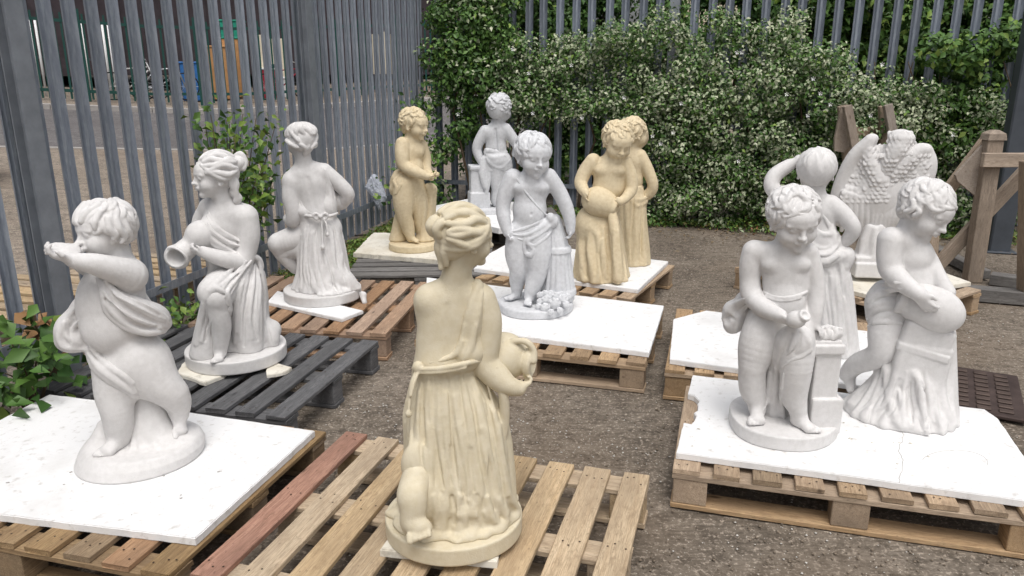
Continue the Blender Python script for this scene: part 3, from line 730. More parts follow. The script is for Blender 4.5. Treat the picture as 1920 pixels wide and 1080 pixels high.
    def spline(s,n,pts,rs,k=3,seg=5,kind='u'):
        P=[s.J(p) for p in pts]; m=len(P)
        if not isinstance(rs,(list,tuple)): rs=[rs]*m
        s.splinel(n,P,[s.L(r) for r in rs],s.L(k),seg,kind)
    def splinel(s,n,P,rs,k,seg=5,kind='u'):
        m=len(P); out=[];ro=[]
        for i in range(m-1):
            p0=P[max(i-1,0)];p1=P[i];p2=P[i+1];p3=P[min(i+2,m-1)]
            for q in range(seg+(1 if i==m-2 else 0)):
                t=q/seg; out.append(.5*((2*p1)+(p2-p0)*t+(2*p0-5*p1+4*p2-p3)*t*t+(3*p1-p0-3*p2+p3)*t**3)); ro.append(rs[i]+(rs[i+1]-rs[i])*t)
        for i in range(len(out)-1): s.capl(n,out[i],out[i+1],ro[i],ro[i+1],k,kind)
    def tube(s,n,pts,rs,k=5,seg=5,kind='u',px=True):
        """one smooth tapered tube along a spline; blends with the rest with radius k but not with itself"""
        P=[s.J(p) for p in pts] if px else pts; m=len(P); rs=rs if isinstance(rs,(list,tuple)) else [rs]*m; rs=[s.L(r) for r in rs] if px else rs
        out=[];ro=[]
        for i in range(m-1):
            p0=P[max(i-1,0)];p1=P[i];p2=P[i+1];p3=P[min(i+2,m-1)]; r0=rs[max(i-1,0)];r1=rs[i];r2=rs[i+1];r3=rs[min(i+2,m-1)]
            for q in range(seg+(1 if i==m-2 else 0)):
                t=q/seg; h=lambda a,b,c,d:.5*((2*b)+(c-a)*t+(2*a-5*b+4*c-d)*t*t+(3*b-a-3*c+d)*t**3)
                out.append(h(p0,p1,p2,p3)); ro.append(max(h(r0,r1,r2,r3),.0005))
        k_=s.L(k) if px else k
        kk=0
        def f(X):
            d=None
            for i in range(len(out)-1):
                e=d_cap(X,out[i],out[i+1],ro[i],ro[i+1]); d=e if d is None else _smin(d,e,kk)
            return d
        O=np.array(out); R_=np.array(ro)[:,None]
        s.p(n).op(kind,f,(O-R_).min(0),(O+R_).max(0),k_)
    def ell(s,n,c,r,rot=0,k=8,kind='u',yaw=0,tilt=0):
        """r=(right,depth,up) px; rot = clockwise tilt in the picture (degrees), yaw about vertical, tilt towards camera"""
        c=s.J(c); r=np.array([s.L(x) for x in r]); R=_rot(rot,yaw,tilt)
        m=r.max(); e=np.sqrt(((R*r)**2).sum(1)); s.p(n).op(kind,lambda P:d_ell(P,c,r,R),c-e,c+e,s.L(k))
    def box(s,n,c,r,rot=0,yaw=0,tilt=0,k=2,rd=2,kind='u'):
        c=s.J(c); r=np.array([s.L(x) for x in r]); R=_rot(rot,yaw,tilt); e=np.sqrt(((R*r)**2).sum(1))*1.3; rd=s.L(rd)
        s.p(n).op(kind,lambda P:d_box(P,c,r,R,rd),c-e,c+e,s.L(k))
    def cyl(s,n,a,b,ra,rb=None,k=2,rd=2,kind='u',pt=True):
        rb=ra if rb is None else rb; a=s.J(a) if pt else a; b=s.J(b) if pt else b; ra,rb,rd=s.L(ra),s.L(rb),s.L(rd); m=max(ra,rb)
        s.p(n).op(kind,lambda P:d_cyl(P,a,b,ra,rb,rd),np.minimum(a,b)-m,np.maximum(a,b)+m,s.L(k))
    def disp(s,n,fn,c=None,r=None):
        """displace: fn(P in px-scaled local coordinates about the base: right, depth, up) -> px"""
        S=s.S
        if c is None: lo,hi=s.p(n).bb()
        else: c=s.J(c); lo=c-s.L(r); hi=c+s.L(r)
        s.p(n).op('d',lambda P:(fn(P[...,0]*S,P[...,1]*S,P[...,2]*S)/S).astype(np.float32),lo,hi,0)
    def plinth(s,rx,ry,hh,dx=0,dd=0,n='plinth',rd=3,wob=0,rough=0):
        """elliptic base plate with centre under the statue base point"""
        S=s.S; rx,ry,hh,rd=rx/S,ry/S,hh/S,rd/S; c=np.array([dx/S,dd/S,0.])
        def f(P):
            x=P[...,0]-c[0];y=P[...,1]-c[1]; a=np.arctan2(y,x); w=1+wob*(np.sin(3*a+1)+.6*np.sin(5*a)) if wob else 1.
            q=np.sqrt((x/rx)**2+(y/ry)**2)/w; dr=(q-1)*min(rx,ry)*.95+rd; dz=np.abs(P[...,2]-hh/2)-hh/2+rd
            d=np.sqrt(np.maximum(dr,0)**2+np.maximum(dz,0)**2)+np.minimum(np.maximum(dr,dz),0)-rd
            if rough: d=d+rough/S*(np.sin(P[...,0]*90)*np.sin(P[...,1]*70+P[...,2]*60))
            return d
        s.p(n).op('u',f,(c[0]-rx*1.2,c[1]-ry*1.2,0),(c[0]+rx*1.2,c[1]+ry*1.2,hh),0)
    # ---- anatomy
    def head(s,c,R,yaw,pitch=0,roll=0,girl=False,part='body',look=None,eyes=True):
        """R = half head height in px. yaw 0 faces the camera, 90 faces picture right; returns local frame"""
        cy=math.radians(yaw);cp=math.radians(pitch)
        F=np.array([math.sin(cy)*math.cos(cp),-math.cos(cy)*math.cos(cp),-math.sin(cp)])
        U0=np.array([0,0,1.]); Fh,Lh,Uh=rotm(F,U0)
        if roll: a=math.radians(roll); Uh,Lh=Uh*math.cos(a)+Lh*math.sin(a),Lh*math.cos(a)-Uh*math.sin(a)
        C=s.J(c); R_=s.L(R); RM=np.stack([Fh,Lh,Uh],1)
        def w(f,l,u): return C+R_*(f*Fh+l*Lh+u*Uh)
        def E(f,l,u,r,k=.12,kind='u'):
            rr=np.array(r)*R_; cc=w(f,l,u); e=np.sqrt(((RM*rr)**2).sum(1)); s.p(part).op(kind,lambda P:d_ell(P,cc,rr,RM),cc-e,cc+e,k*R_)
        def K(a,b,ra,rb=None,k=.08,kind='u'): s.capl(part,w(*a),w(*b),ra*R_,(ra if rb is None else rb)*R_,k*R_,kind)
        ck=0 if girl else 1
        E(-.12,0,.22,(.92,.78,.80),.1)                       # skull
        E(.28,0,-.22,(.56,.60-.04*girl,.66),.25)             # face mass
        E(.30,0,-.55,(.42,.44-.06*girl,.40),.2)              # jaw
        for q in(-1,1):
            E(.46,q*.32,-.36,(.32+.05*ck,.27+.05*ck,.30+.03*ck),.15)            # cheek
        E(.66,0,-.84,(.16,.17,.14),.18)                      # chin
        E(.58,0,.28,(.32,.5,.32),.25)                        # forehead
        for q in(-1,1):
            E(.93,q*.29,-.02,(.16,.17,.10),.12,'s')          # eye socket
            K((.86,q*.10,.13),(.74,q*.47,.12),.055,.045,.12)     # brow
            if eyes:
                E(.73,q*.28,-.035,(.13,.15,.10),.02)         # eyeball
                K((.845,q*.16,-.035),(.86,q*.28,.055),.026,.03,.03); K((.86,q*.28,.055),(.79,q*.42,-.02),.03,.022,.03)     # upper lid
                K((.83,q*.18,-.10),(.78,q*.40,-.085),.02,.02,.03)
        K((.84,0,.05),(.97,0,-.24),.065,.085,.12)            # nose
        E(1.02,0,-.27,(.095,.085,.075),.07)
        for q in(-1,1): E(.93,q*.10,-.29,(.08,.06,.06),.07)
        for q in(-1,1):
            K((.935,q*.03,-.47),(.86,q*.19,-.50),.045,.028,.05)  # upper lip
            K((.90,q*.0,-.585),(.83,q*.15,-.545),.055,.03,.05)   # lower lip
        E(.80,0,-.42,(.12,.17,.13),.10)
        K((.93,-.15,-.53),(.945,0,-.525),.014,.02,.03,'s'); K((.945,0,-.525),(.93,.15,-.53),.02,.014,.03,'s')
        E(.93,0,-.68,(.06,.16,.04),.08,'s')
        for q in(-1,1):                                       # ears
            E(-.02,q*.74,-.14,(.17,.07,.25),.05); E(.04,q*.82,-.12,(.09,.05,.15),.04,'s'); E(.04,q*.77,-.33,(.08,.06,.08),.05)
        return dict(w=w,F=Fh,L=Lh,U=Uh,R=R_,C=C,RM=RM)
    def neck(s,hd,base,r0,r1,k=10,part='body'):
        a=hd['w'](-.18,0,-.45); b=s.J(base); s.capl(part,a,b,s.L(r0),s.L(r1),s.L(k))
    def hair_cap(s,hd,n='hair',f=-.16,u=.24,r=(.93,.83,.85),cut=.62,back=.0,low=-.25):
        w=hd['w'];R_=hd['R'];RM=hd['RM']; cc=w(f,0,u); rr=np.array(r)*R_; e=np.sqrt(((RM*rr)**2).sum(1))
        s.p(n).op('u',lambda P:d_ell(P,cc,rr,RM),cc-e,cc+e,.1*R_)
        if low is not None:
            c2=w(-.50-back,0,low); r2=np.array((.46,.62,.55))*R_; e2=np.sqrt(((RM*r2)**2).sum(1)); s.p(n).op('u',lambda P:d_ell(P,c2,r2,RM),c2-e2,c2+e2,.2*R_)
        # cut the face away
        c3=w(1.02,0,-.40); r3=np.array((.82,.95,.90))*R_; e3=np.sqrt(((RM*r3)**2).sum(1)); s.p(n).op('s',lambda P:d_ell(P,c3,r3,RM),c3-e3,c3+e3,.06*R_)
    def curls(s,hd,n='hair',count=84,size=.44,seed=1,r=(.93,.83,.85),c=(-.16,0,.24),k=.028,turn=.9,thick=.075,whorl=.5,front=.30,line=.40,neck=-.45):
        """comma-shaped overlapping locks that flow from the crown over the scalp"""
        rr=random.Random(seed); w=hd['w'];R_=hd['R']; r=np.array(r); c=np.array(c)
        g=math.pi*(3-math.sqrt(5)); N=count*2
        for i in range(N):
            z=1-2*(i+.5)/N; a=i*g+rr.uniform(-.15,.15); x=math.sqrt(max(0,1-z*z))*math.cos(a); y=math.sqrt(max(0,1-z*z))*math.sin(a)
            nrm=np.array([x,y,z]); loc=c+nrm*r
            if loc[0]>front and loc[2]<line+.05-.35*abs(loc[1]): continue
            if loc[0]>-.02 and loc[2]<.06: continue
            if loc[2]<neck: continue
            crown=np.array([-.45,.05,1.0]); t=loc-crown; t=t-nrm*(t@nrm); t=t/max(np.linalg.norm(t),1e-6); b=np.cross(nrm,t)
            sg=rr.choice((-1,1)) ; L_=size*rr.uniform(.85,1.5); pts=[];rad=[]; ang=whorl*rr.uniform(-.6,1.)*1.; q=loc-t*L_*.45; m=7; th=thick*rr.uniform(.75,1.2)
            for j in range(m):
                f=j/(m-1); ang+=sg*turn*(.15+f)*.42; d=t*math.cos(ang)+b*math.sin(ang); q=q+d*L_/(m-1)*1.35
                nn=(q-c)/r; nn=nn/np.linalg.norm(nn); on=c+nn*r
                lift=-.03+.055*math.sin(f*2.6)
                pts.append(w(*(on+nn*lift))); rad.append(R_*th*(.55+.75*math.sin(min(1,f*1.6+.25)*math.pi*.5)-.85*f*f))
            s.tube(n,pts,rad,R_*k,2,px=False)
            if th>thick*.8:   # a thinner companion strand
                off=.09*sg; pts2=[]
                for j,pnt in enumerate(pts): pts2.append(pnt+(hd['RM']@(np.cross(nrm,t)*off))*R_)
                s.tube(n,pts2,[x_*.62 for x_ in rad],R_*k,2,px=False)
    def strands(s,hd,n,paths,thick=.06,k=.03,seg=5,lift=.0):
        """explicit locks; every path is a list of head-local (f,l,u)"""
        for pth in paths:
            pts=[hd['w'](*p[:3]) for p in pth]; m=len(pts); rs=[hd['R']*thick*(p[3] if len(p)>3 else 1) for p in pth]; s.splinel(n,pts,rs,hd['R']*k,seg)
    def hand(s,wr,dr,nm,size,curl=25,thumb=1,spread=.16,part='body',curls=None,wr_r=None):
        """wr wrist point px; dr direction of fingers, nm palm normal in statue space (right,depth,up); size = hand length px"""
        W=s.J(wr) if not isinstance(wr,np.ndarray) else wr; d=np.array(dr,float);d/=np.linalg.norm(d); nmv=np.array(nm,float); nmv-=d*(nmv@d); nmv/=np.linalg.norm(nmv); lat=np.cross(d,nmv)*thumb; Z=s.L(size)
        pc=W+d*Z*.26; RM=np.stack([d,lat,nmv],1); r=np.array([.30,.21,.11])*Z; e=np.sqrt(((RM*r)**2).sum(1)); s.p(part).op('u',lambda P:d_ell(P,pc,r,RM),pc-e,pc+e,.12*Z)
        lens=[.37,.42,.40,.32]
        for i,(o,l) in enumerate(zip((.155,.052,-.052,-.150),lens)):
            b=W+d*Z*(.46-.02*abs(i-1.3))+lat*Z*o; a=0; cu=(curls[i] if curls else curl)*math.pi/180; q=b; sp=(1.5-i)*spread*.5
            dd0=d*math.cos(sp)+lat*math.sin(sp); r0=.072*Z*(1 if i<3 else .88)
            s.capl(part,W+d*Z*.28+lat*Z*o*.8,b,r0*1.15,r0,.05*Z)
            for j,f in enumerate((.44,.32,.24)):
                a+=cu*(.75 if j==0 else 1.1); dv=dd0*math.cos(a)+nmv*math.sin(a); q2=q+dv*l*f*Z; s.capl(part,q,q2,r0*(1-.09*j),r0*(.92-.10*j),.018*Z); q=q2
        b=W+d*Z*.12+lat*Z*.15; t1=b+(d*.75+lat*.65+nmv*.35)*Z*.20; t2=t1+(d*.95+lat*.12+nmv*.38)*Z*.17; s.capl(part,b,t1,.085*Z,.068*Z,.08*Z); s.capl(part,t1,t2,.066*Z,.052*Z,.03*Z)
    def foot(s,an,dr,size,part='body',up=(0,0,1),side=1,ank=None):
        """an = ankle point px (centre), dr = toe direction in statue space, size = foot length px"""
        A=s.J(an) if not isinstance(an,np.ndarray) else an; d=np.array(dr,float); d/=np.linalg.norm(d); u=np.array(up,float); u-=d*(u@d); u/=np.linalg.norm(u); lt=np.cross(u,d)*side; Z=s.L(size)
        hz=.27*Z
        heel=A-d*Z*.13-u*(hz-.14*Z); s.capl(part,A,heel,.13*Z,.135*Z,.15*Z)
        ball=A+d*Z*.45-u*(hz-.10*Z)
        s.capl(part,A+d*.02*Z-u*.02*Z,ball+u*.02*Z,.145*Z,.095*Z,.16*Z); s.capl(part,heel,ball,.115*Z,.10*Z,.12*Z)
        for q in (-1,1): s.capl(part,A+d*Z*.15-u*hz*.45,ball+lt*q*.12*Z,.10*Z,.085*Z,.12*Z)
        for i,o in enumerate((.19,.085,-.005,-.085,-.155)):
            r0=.075*Z if i==0 else .052*Z-.003*i*Z; b=ball+lt*o*Z*.95-d*abs(i-.8)*.025*Z; e=b+d*(.19-.022*i)*Z-u*(.10*Z-r0)*.8
            s.capl(part,b,e,r0*.95,r0,.03*Z); 
    def finish(s,order=None,hs=None,mats=None,names=None):
        for n,pt in s.parts.items():
            hh=(hs or {}).get(n,s.h); pt.blur=0 if n in('hair','wing','wing#2','flowers') else 1; V,Q=pt.mesh(hh)
            me=npmesh(n,V,Q,M[(mats or {}).get(n,s.mat)],None,True); link((names or {}).get(n,n.split('#')[0]),me,s.root)
        return s
def _rot(rot,yaw=0,tilt=0):
    """columns = local axes (right, depth, up) in statue space"""
    a=math.radians(rot); b=math.radians(yaw); c=math.radians(tilt)
    Ry=np.array([[math.cos(a),0,math.sin(a)],[0,1,0],[-math.sin(a),0,math.cos(a)]])     # clockwise in the picture
    Rz=np.array([[math.cos(b),-math.sin(b),0],[math.sin(b),math.cos(b),0],[0,0,1]])
    Rx=np.array([[1,0,0],[0,math.cos(c),-math.sin(c)],[0,math.sin(c),math.cos(c)]])
    return Ry@Rz@Rx
# ================================================================ STATUES
def torso(s,chest,belly,pelvis,rc,rb,rp,rot=0,k=22,yaw=0):
    s.ell('body',chest,rc,rot,k,yaw=yaw); s.ell('body',belly,rb,rot,k,yaw=yaw); s.ell('body',pelvis,rp,rot,k,yaw=yaw)
def limb(s,pts,rs,k=9,n='body',bulge=None):
    s.tube(n,pts,rs,k)
def folds(s,n,paths,r=3,k=None,sink=.35,on=None,taper=True,seg=3):
    for p in paths: s.lay(n,p,r,(r*1.1 if k is None else k),sink,'u',on,taper,seg)
def grooves(s,n,paths,r=2,k=3,on=None):
    for p in paths: s.lay(n,p,r,k,0,'s',on)
def statue_vase_boy():
    s=Statue(1464,801,BZ,'white boy with a little vase in his hand beside a pillar, front right board','statue','white',.0025)
    s.plinth(97,100,27,wob=.02)
    # body
    hd=s.head((1489,410,-20),49.5,24,17,-4)
    s.neck(hd,(1473,466,-12),19,22,8)
    s.ell('body',(1473,492,-12),(44,27,34),0,12); s.ell('body',(1474,532,-12),(40,28,40),0,18); s.ell('body',(1469,590,-12),(43,33,42),0,20)
    for x,y in ((1450,497),(1496,496)): s.ell('body',(x,y,-27),(21,13,15),0,5)
    s.ell('body',(1474,566,-30),(29,17,28),0,12)
    s.cap('body',(1442,474,-12),(1422,474,-10),20,21,8); s.cap('body',(1498,470,-12),(1512,472,-10),17,17,8)
    limb(s,[(1414,472,-10),(1408,496,-12),(1406,524,-14),(1410,553,-22),(1432,577,-46),(1463,592,-68)],[21,20,18,18.5,16,12],3.5)
    limb(s,[(1517,474,-8),(1524,500,-8),(1530,530,-10),(1531,556,-14),(1529,585,-22),(1527,606,-26)],[16,16,15,14.5,13,10.5],3.5)
    s.hand((1462,593,-74),(.82,-.42,-.30),(.35,.75,.60),46,44,thumb=-1)
    s.hand((1527,606,-26),(.8,-.4,-.75),(-.1,-.1,-1),34,20,thumb=1)
    # legs
    limb(s,[(1436,600,-14),(1422,645,-26),(1411,690,-34),(1411,728,-28),(1418,752,-30),s.on(1420,-30,27+18)],[34,35,25,24,17,15],7)
    s.ell('body',(1411,690,-46),(17,12,15),0,7)
    s.foot(s.on(1420,-30,27+20),(.10,-1,0),70,side=-1)
    limb(s,[(1487,602,-16),(1491,650,-38),(1492,698,-46),(1488,738,-42),(1495,765,-43),s.on(1499,-42,27+14)],[34,34,27,24,17,14],7)
    s.ell('body',(1494,694,-58),(18,12,15),0,7)
    s.foot(s.on(1499,-42,27+17),(.8,-.8,0),60,side=1)
    # hair
    s.hair_cap(hd); s.curls(hd,seed=3)
    # waistband + drape
    folds(s,'drapery',[[(1434,549),(1455,557),(1478,558),(1500,553),(1512,547)],[(1436,556),(1458,563),(1480,563),(1500,558)]],3.4,2,0,taper=False)
    s.ell('drapery',(1378,592,10),(23,20,30),-18,10); s.ell('drapery',(1398,570,6),(16,16,24),-30,14); s.ell('drapery',(1372,610,6),(15,15,16),0,8)
    s.ell('drapery',(1359,596,-8),(9,10,12),0,6,'s'); s.cap('drapery',(1352,584,0),(1388,606,-16),3,2,5,'s'); s.cap('drapery',(1366,628,-10),(1392,590,-16),2.6,2,5,'s')
    folds(s,'drapery',[[(1405,555,-6),(1388,570,-8),(1362,588,-10)],[(1402,572,-6),(1384,596,-10),(1380,622,-8)],[(1396,560,6),(1370,576,4),(1356,598,2)]],4,5)
    s.ell('drapery',(1490,640,-46),(33,30,34),-12,10); s.ell('drapery',(1478,660,-36),(26,26,34),10,12); s.cap('drapery',(1486,614,-62),(1466,668,-48),9,7,12)
    s.cap('drapery',(1464,650,-20),(1452,760,6),22,30,20)
    folds(s,'drapery',[[(1500,618,-66),(1516,640,-70),(1519,660,-64)],[(1492,614,-70),(1488,645,-76),(1470,672,-66)],[(1480,614,-66),(1466,650,-66),(1456,690,-50)],[(1520,656,-60),(1504,668,-74),(1486,674,-74),(1466,690,-62)]],3.6,5)
    grooves(s,'drapery',[[(1500,625,-80),(1496,650,-82),(1478,670,-74)],[(1484,625,-80),(1474,655,-74),(1460,690,-64)]],2.4,4)
    folds(s,'drapery',[[(1456,690,-26),(1452,740,-20),(1446,775,-22)],[(1444,700,-24),(1440,740,-16),(1430,770,-10)],[(1470,700,-24),(1466,745,-18),(1470,785,-22)]],4,6)
    # little vase
    s.ell('vase',(1493,599,-84),(17,15,15),-20,4); s.cap('vase',(1500,596,-86),(1507,592,-89),9,8,3); s.cyl('vase',(1506,594,-88),(1511,590,-92),11,10.5,2,2); s.cap('vase',(1511,590,-94),(1516,586,-97),6,6,2,'s')
    # pillar
    s.box('pillar',(1541,646,-6),(31,30,9),0,22,0,2,3); s.box('pillar',(1541,636,-6),(26,26,6),0,22,0,2,3); s.box('pillar',(1541,655,-6),(26,25,6),0,22,0,2,3)
    s.box('pillar',(1541,700,-6),(23,22,50),0,22,0,2,3); s.box('pillar',(1539,770,-6),(28,27,34),0,22,0,2,3)
    rr=random.Random(5)
    for i in range(15):
        x=1524+i*3.4; d=-22+(i*7)%26
        s.spline('flames',[(x-4,635,d-6),(x+4,626,d-4),(x+2,618,d),(x+9,609+abs(i-6)*1.1,d+3)],[5,4.6,3.8,1.6],2.2,4)
    return s.finish()
if WHICH is None or 10 in WHICH: statue_vase_boy()
def statue_jug_boy():
    s=Statue(1681,775,BZ,'white boy bending his head over a big jug resting on stacked rocks, front right board','statue','white',.0025)
    # rocky mound with water ridges
    ax=[(1712,640,4),(1706,690,2),(1698,735,0),(1690,770,0),(1683,775,0)]
    s.body_of('rock',[(1712,690,0),(1708,715,0),(1697,745,0),(1684,770,0),(1681,775,0)],[52,62,80,96,98],[44,50,64,82,84],8)
    s.cap('rock',(1648,690,-20),(1662,760,-30),9,26,14)
    s.box('rock',(1717,676,-8),(46,40,42),4,18,0,8,8); s.box('rock',(1728,628,-8),(42,38,30),14,16,0,5,7)
    s.box('rock',(1724,650,-18),(44,32,7),14,14,0,2,3)
    s.cap('rock',(1775,625,4),(1778,770,0),15,17,6)
    A=[(1712,690,0),(1708,715,0),(1697,745,0),(1684,773,0)]
    s.skirt('rock',A,[50,62,80,98],[42,50,64,84],range(-80,90,15),0,1,6,7,.25,3)
    s.skirt('rock',A,[52,64,82,98],[44,52,66,84],range(-74,90,19),.0,.9,7,8,.3,5)
    s.tube('rock',[(1640,672,-22),(1654,672,-32),(1662,694,-42),(1664,730,-52),(1676,770,-70),(1690,800,-82)],[3,7,7,6,7,5],6)
    s.tube('rock',[(1668,700,-40),(1676,726,-50),(1690,752,-62),(1698,800,-80)],[3,7,7,5],6); s.tube('rock',[(1700,722,-50),(1712,700,-48),(1726,720,-56),(1730,760,-66),(1740,810,-80)],[3,7,7,6,5],6)
    s.fan('rock',[(1650,690),(1640,720),(1615,750),(1590,775)],[(1745,710),(1752,745),(1765,780),(1775,805)],14,3.6,seed=16,jit=5)
    s.clip('rock')
    hd=s.head((1736,393,0),46.5,62,26,8)
    s.neck(hd,(1700,448,2),20,24,8)
    s.ell('body',(1704,480,2),(40,30,38),-10,12); s.ell('body',(1712,525,4),(37,31,42),-5,16); s.ell('body',(1690,580,4),(48,36,44),0,20)
    s.ell('body',(1716,488,-12),(20,15,16),0,7); s.ell('body',(1720,535,-4),(28,24,32),0,14)
    s.cap('body',(1696,452,-4),(1672,450,-16),21,23,8)
    limb(s,[(1672,452,-20),(1668,480,-26),(1672,508,-34),(1698,534,-56),(1726,553,-72)],[24,22,20,16.5,12.5],3.5)
    limb(s,[(1722,456,10),(1742,488,10),(1758,518,-4),(1778,548,-18)],[15,15,14,12],5)
    s.hand((1722,551,-72),(.62,.02,-.78),(.25,.9,.2),52,22,thumb=1)
    s.hand((1776,546,-16),(.5,-.3,-.8),(-.5,-.7,-.4),36,26,thumb=1)
    limb(s,[(1672,575,0),(1660,625,-22),(1655,655,-30),(1640,670,-24),(1608,682,-4),(1589,700,10)],[38,30,25,22,19,15],6)
    s.foot((1587,704,12),(.10,-.35,-1),58,up=(-.9,.2,.2),side=-1)
    s.tube('body',[(1745,600,24),(1772,650,26),(1776,720,26),(1778,770,20)],[20,15,14,18],6)
    # drape on the hips
    s.ell('drapery',(1660,568,0),(35,38,40),6,10); s.ell('drapery',(1680,548,6),(36,34,22),10,10); s.ell('drapery',(1650,592,4),(24,30,26),0,8)
    folds(s,'drapery',[[(1694-i*2,532+i*10),(1672,531+i*11),(1648,538+i*12),(1628,552+i*12)] for i in range(6)],4.6,5)
    s.fan('drapery',[(1694,534),(1668,536),(1644,546),(1628,560)],[(1682,600),(1664,598),(1646,600),(1632,604)],7,2.2,seed=19,jit=2)
    folds(s,'drapery',[[(1690,606),(1664,604),(1640,606)]],5,5)
    # jug
    s.ell('jug',(1752,580,-30),(50,32,39),20,6); s.ell('jug',(1722,568,-30),(36,30,34),20,10); s.cyl('jug',(1702,560,-30),(1688,554,-30),30,31,3,5)
    s.hair_cap(hd); s.curls(hd,seed=8,count=90,size=.52,whorl=.8,turn=.6)
    s.strands(hd,'hair',[[(.2,-.72,.45),(.42,-.70,.30),(.58,-.55,.34),(.66,-.42,.44)],[(.3,-.55,.62),(.55,-.5,.50),(.70,-.28,.52),(.74,-.05,.56)],[(.35,-.2,.85),(.62,-.15,.72),(.74,.1,.60),(.70,.3,.52)],[(.0,-.85,.1),(.2,-.86,.0),(.12,-.85,-.2)],[(-.2,-.9,.2),(-.05,-.92,-.02),(-.2,-.9,-.25)],[(-.5,-.7,.0),(-.4,-.78,-.25),(-.55,-.6,-.45)]],.095,.03)
    return s.finish()
if WHICH is None or 13 in WHICH: statue_jug_boy()
def statue_kiss():
    s=Statue(264,855,BZ,'white cherub in profile raising both hands to its mouth on the front left white board','statue','white',.0026)
    s.body_of('mound',[s.on(270,0,32),s.on(268,0,18),s.on(264,0,0)],[98,108,112],[90,100,104],10)
    s.cap('mound',(274,745,14),s.on(286,4,38),28,42,16); s.ell('mound',s.on(322,-4,26),(46,46,24),8,20); s.cap('mound',(196,800,26),s.on(190,16,20),14,30,20)
    s.skirt('mound',[(274,750,14),(280,790,8),s.on(286,4,38),s.on(290,0,26)],[27,34,44,60],[27,34,42,54],range(-80,90,26),0,1,4,8,.2,4)
    s.clip('mound')
    hd=s.head((197,431,0),47.5,-66,2,-3)
    s.neck(hd,(222,494,6),22,28,8)
    s.ell('body',(212,545,4),(52,38,50),8,14); s.ell('body',(216,606,4),(50,38,56),-6,26); s.ell('body',(240,680,6),(58,44,48),-14,20)
    s.ell('body',(203,580,0),(50,36,60),0,20); s.ell('body',(200,622,-14),(36,28,36),0,16)
    s.ell('body',(268,672,6),(46,42,42),30,26)
    s.cap('body',(232,508,4),(242,516,-12),28,30,8)
    limb(s,[(243,516,-22),(216,506,-40),(180,496,-52),(152,491,-56),(136,488,-56)],[30,23,18.5,14.5,12],4)
    limb(s,[(196,510,26),(160,500,24),(140,484,6),(146,474,-22)],[18,15,11,8],4)
    s.hand((134,486,-56),(-1,-.1,.42),(.35,.1,1),58,34,thumb=-1)
    s.hand((150,472,-34),(-1,-.15,.36),(-.2,.5,-1),60,20,thumb=-1)
    # legs
    limb(s,[(216,690,0),(214,735,-6),(220,772,-12),(224,806,-6),s.on(225,-6,50)],[38,33,28,25,19],7)
    s.foot(s.on(225,-8,51),(-.70,-.70,-.02),74,side=-1)
    limb(s,[(256,680,-2),(286,708,-12),(316,732,-20),(332,752,-16),(336,774,-12)],[44,40,31,25,18],26)
    s.ell('body',(330,734,-26),(20,18,18),0,7)
    s.foot((337,776,-16),(.08,-.75,-.8),66,up=(.5,-.7,.6),side=-1)
    # sash
    D='drapery'
    s.tube(D,[(190,520,-24),(206,548,-36),(244,576,-36),(282,598,-22),(310,610,-2)],[8,11,16,17,9],6); s.tube(D,[(222,556,-30),(262,572,-28),(298,588,-10),(314,604,4)],[10,13,15,8],8)
    s.tube(D,[(186,524,-28),(200,566,-42),(232,596,-44),(276,618,-30),(306,620,-8)],[4,6,8,11,6],6)
    s.tube(D,[(236,500,24),(262,560,34),(290,600,26),(304,610,10)],[10,14,16,10],8)
    folds(s,D,[[(192,530),(206,556),(238,584),(280,604),(312,612)],[(198,526),(220,552),(262,578),(316,604)],[(190,545),(200,582),(232,610),(276,624),(306,620)],[(214,550),(250,568),(290,584),(314,598)]],6,4,.15)
    s.fan(D,[(196,530),(222,552),(264,574),(312,600)],[(192,552),(206,590),(240,618),(300,622)],7,2.6,seed=17,jit=2)
    grooves(s,D,[[(200,540),(222,568),(262,592),(300,608)],[(200,562),(230,594),(270,614),(300,614)],[(225,552),(262,570),(300,592)]],3.4,4)
    folds(s,D,[[(168,655),(186,682),(214,704),(240,722),(254,740)]],15,8,.72)
    s.fan(D,[(168,644),(192,668),(224,694),(252,716)],[(168,668),(188,694),(214,714),(250,738)],5,2.4,seed=18,jit=2)
    folds(s,D,[[(168,648),(190,674),(220,696),(250,716)],[(166,664),(186,690),(216,712),(250,738)],[(172,656),(200,684),(236,708),(256,734)]],4.5,4,.3)
    s.tube(D,[(230,640,54),(200,652,50),(170,650,34),(160,640,20)],[8,12,14,12],10)
    s.ell(D,(134,622,20),(28,26,36),10,8); s.ell(D,(150,590,22),(20,22,36),20,12); s.ell(D,(140,642,20),(30,24,17),10,8); s.ell(D,(137,618,-6),(13,9,18),0,6,'s')
    grooves(s,D,[[(150,585),(136,612),(132,640)],[(124,600),(118,628),(128,648)]],3,4)
    folds(s,D,[[(160,560,8),(128,596,-2),(110,630,6),(122,652,0),(158,655,-4)],[(150,600,0),(136,622,-8),(140,640,-6)],[(118,606,2),(124,630,-8),(150,644,-10)]],4,4)
    s.hair_cap(hd,low=-.15); s.curls(hd,seed=12,count=60,size=.5,turn=.6,thick=.085,neck=-.35)
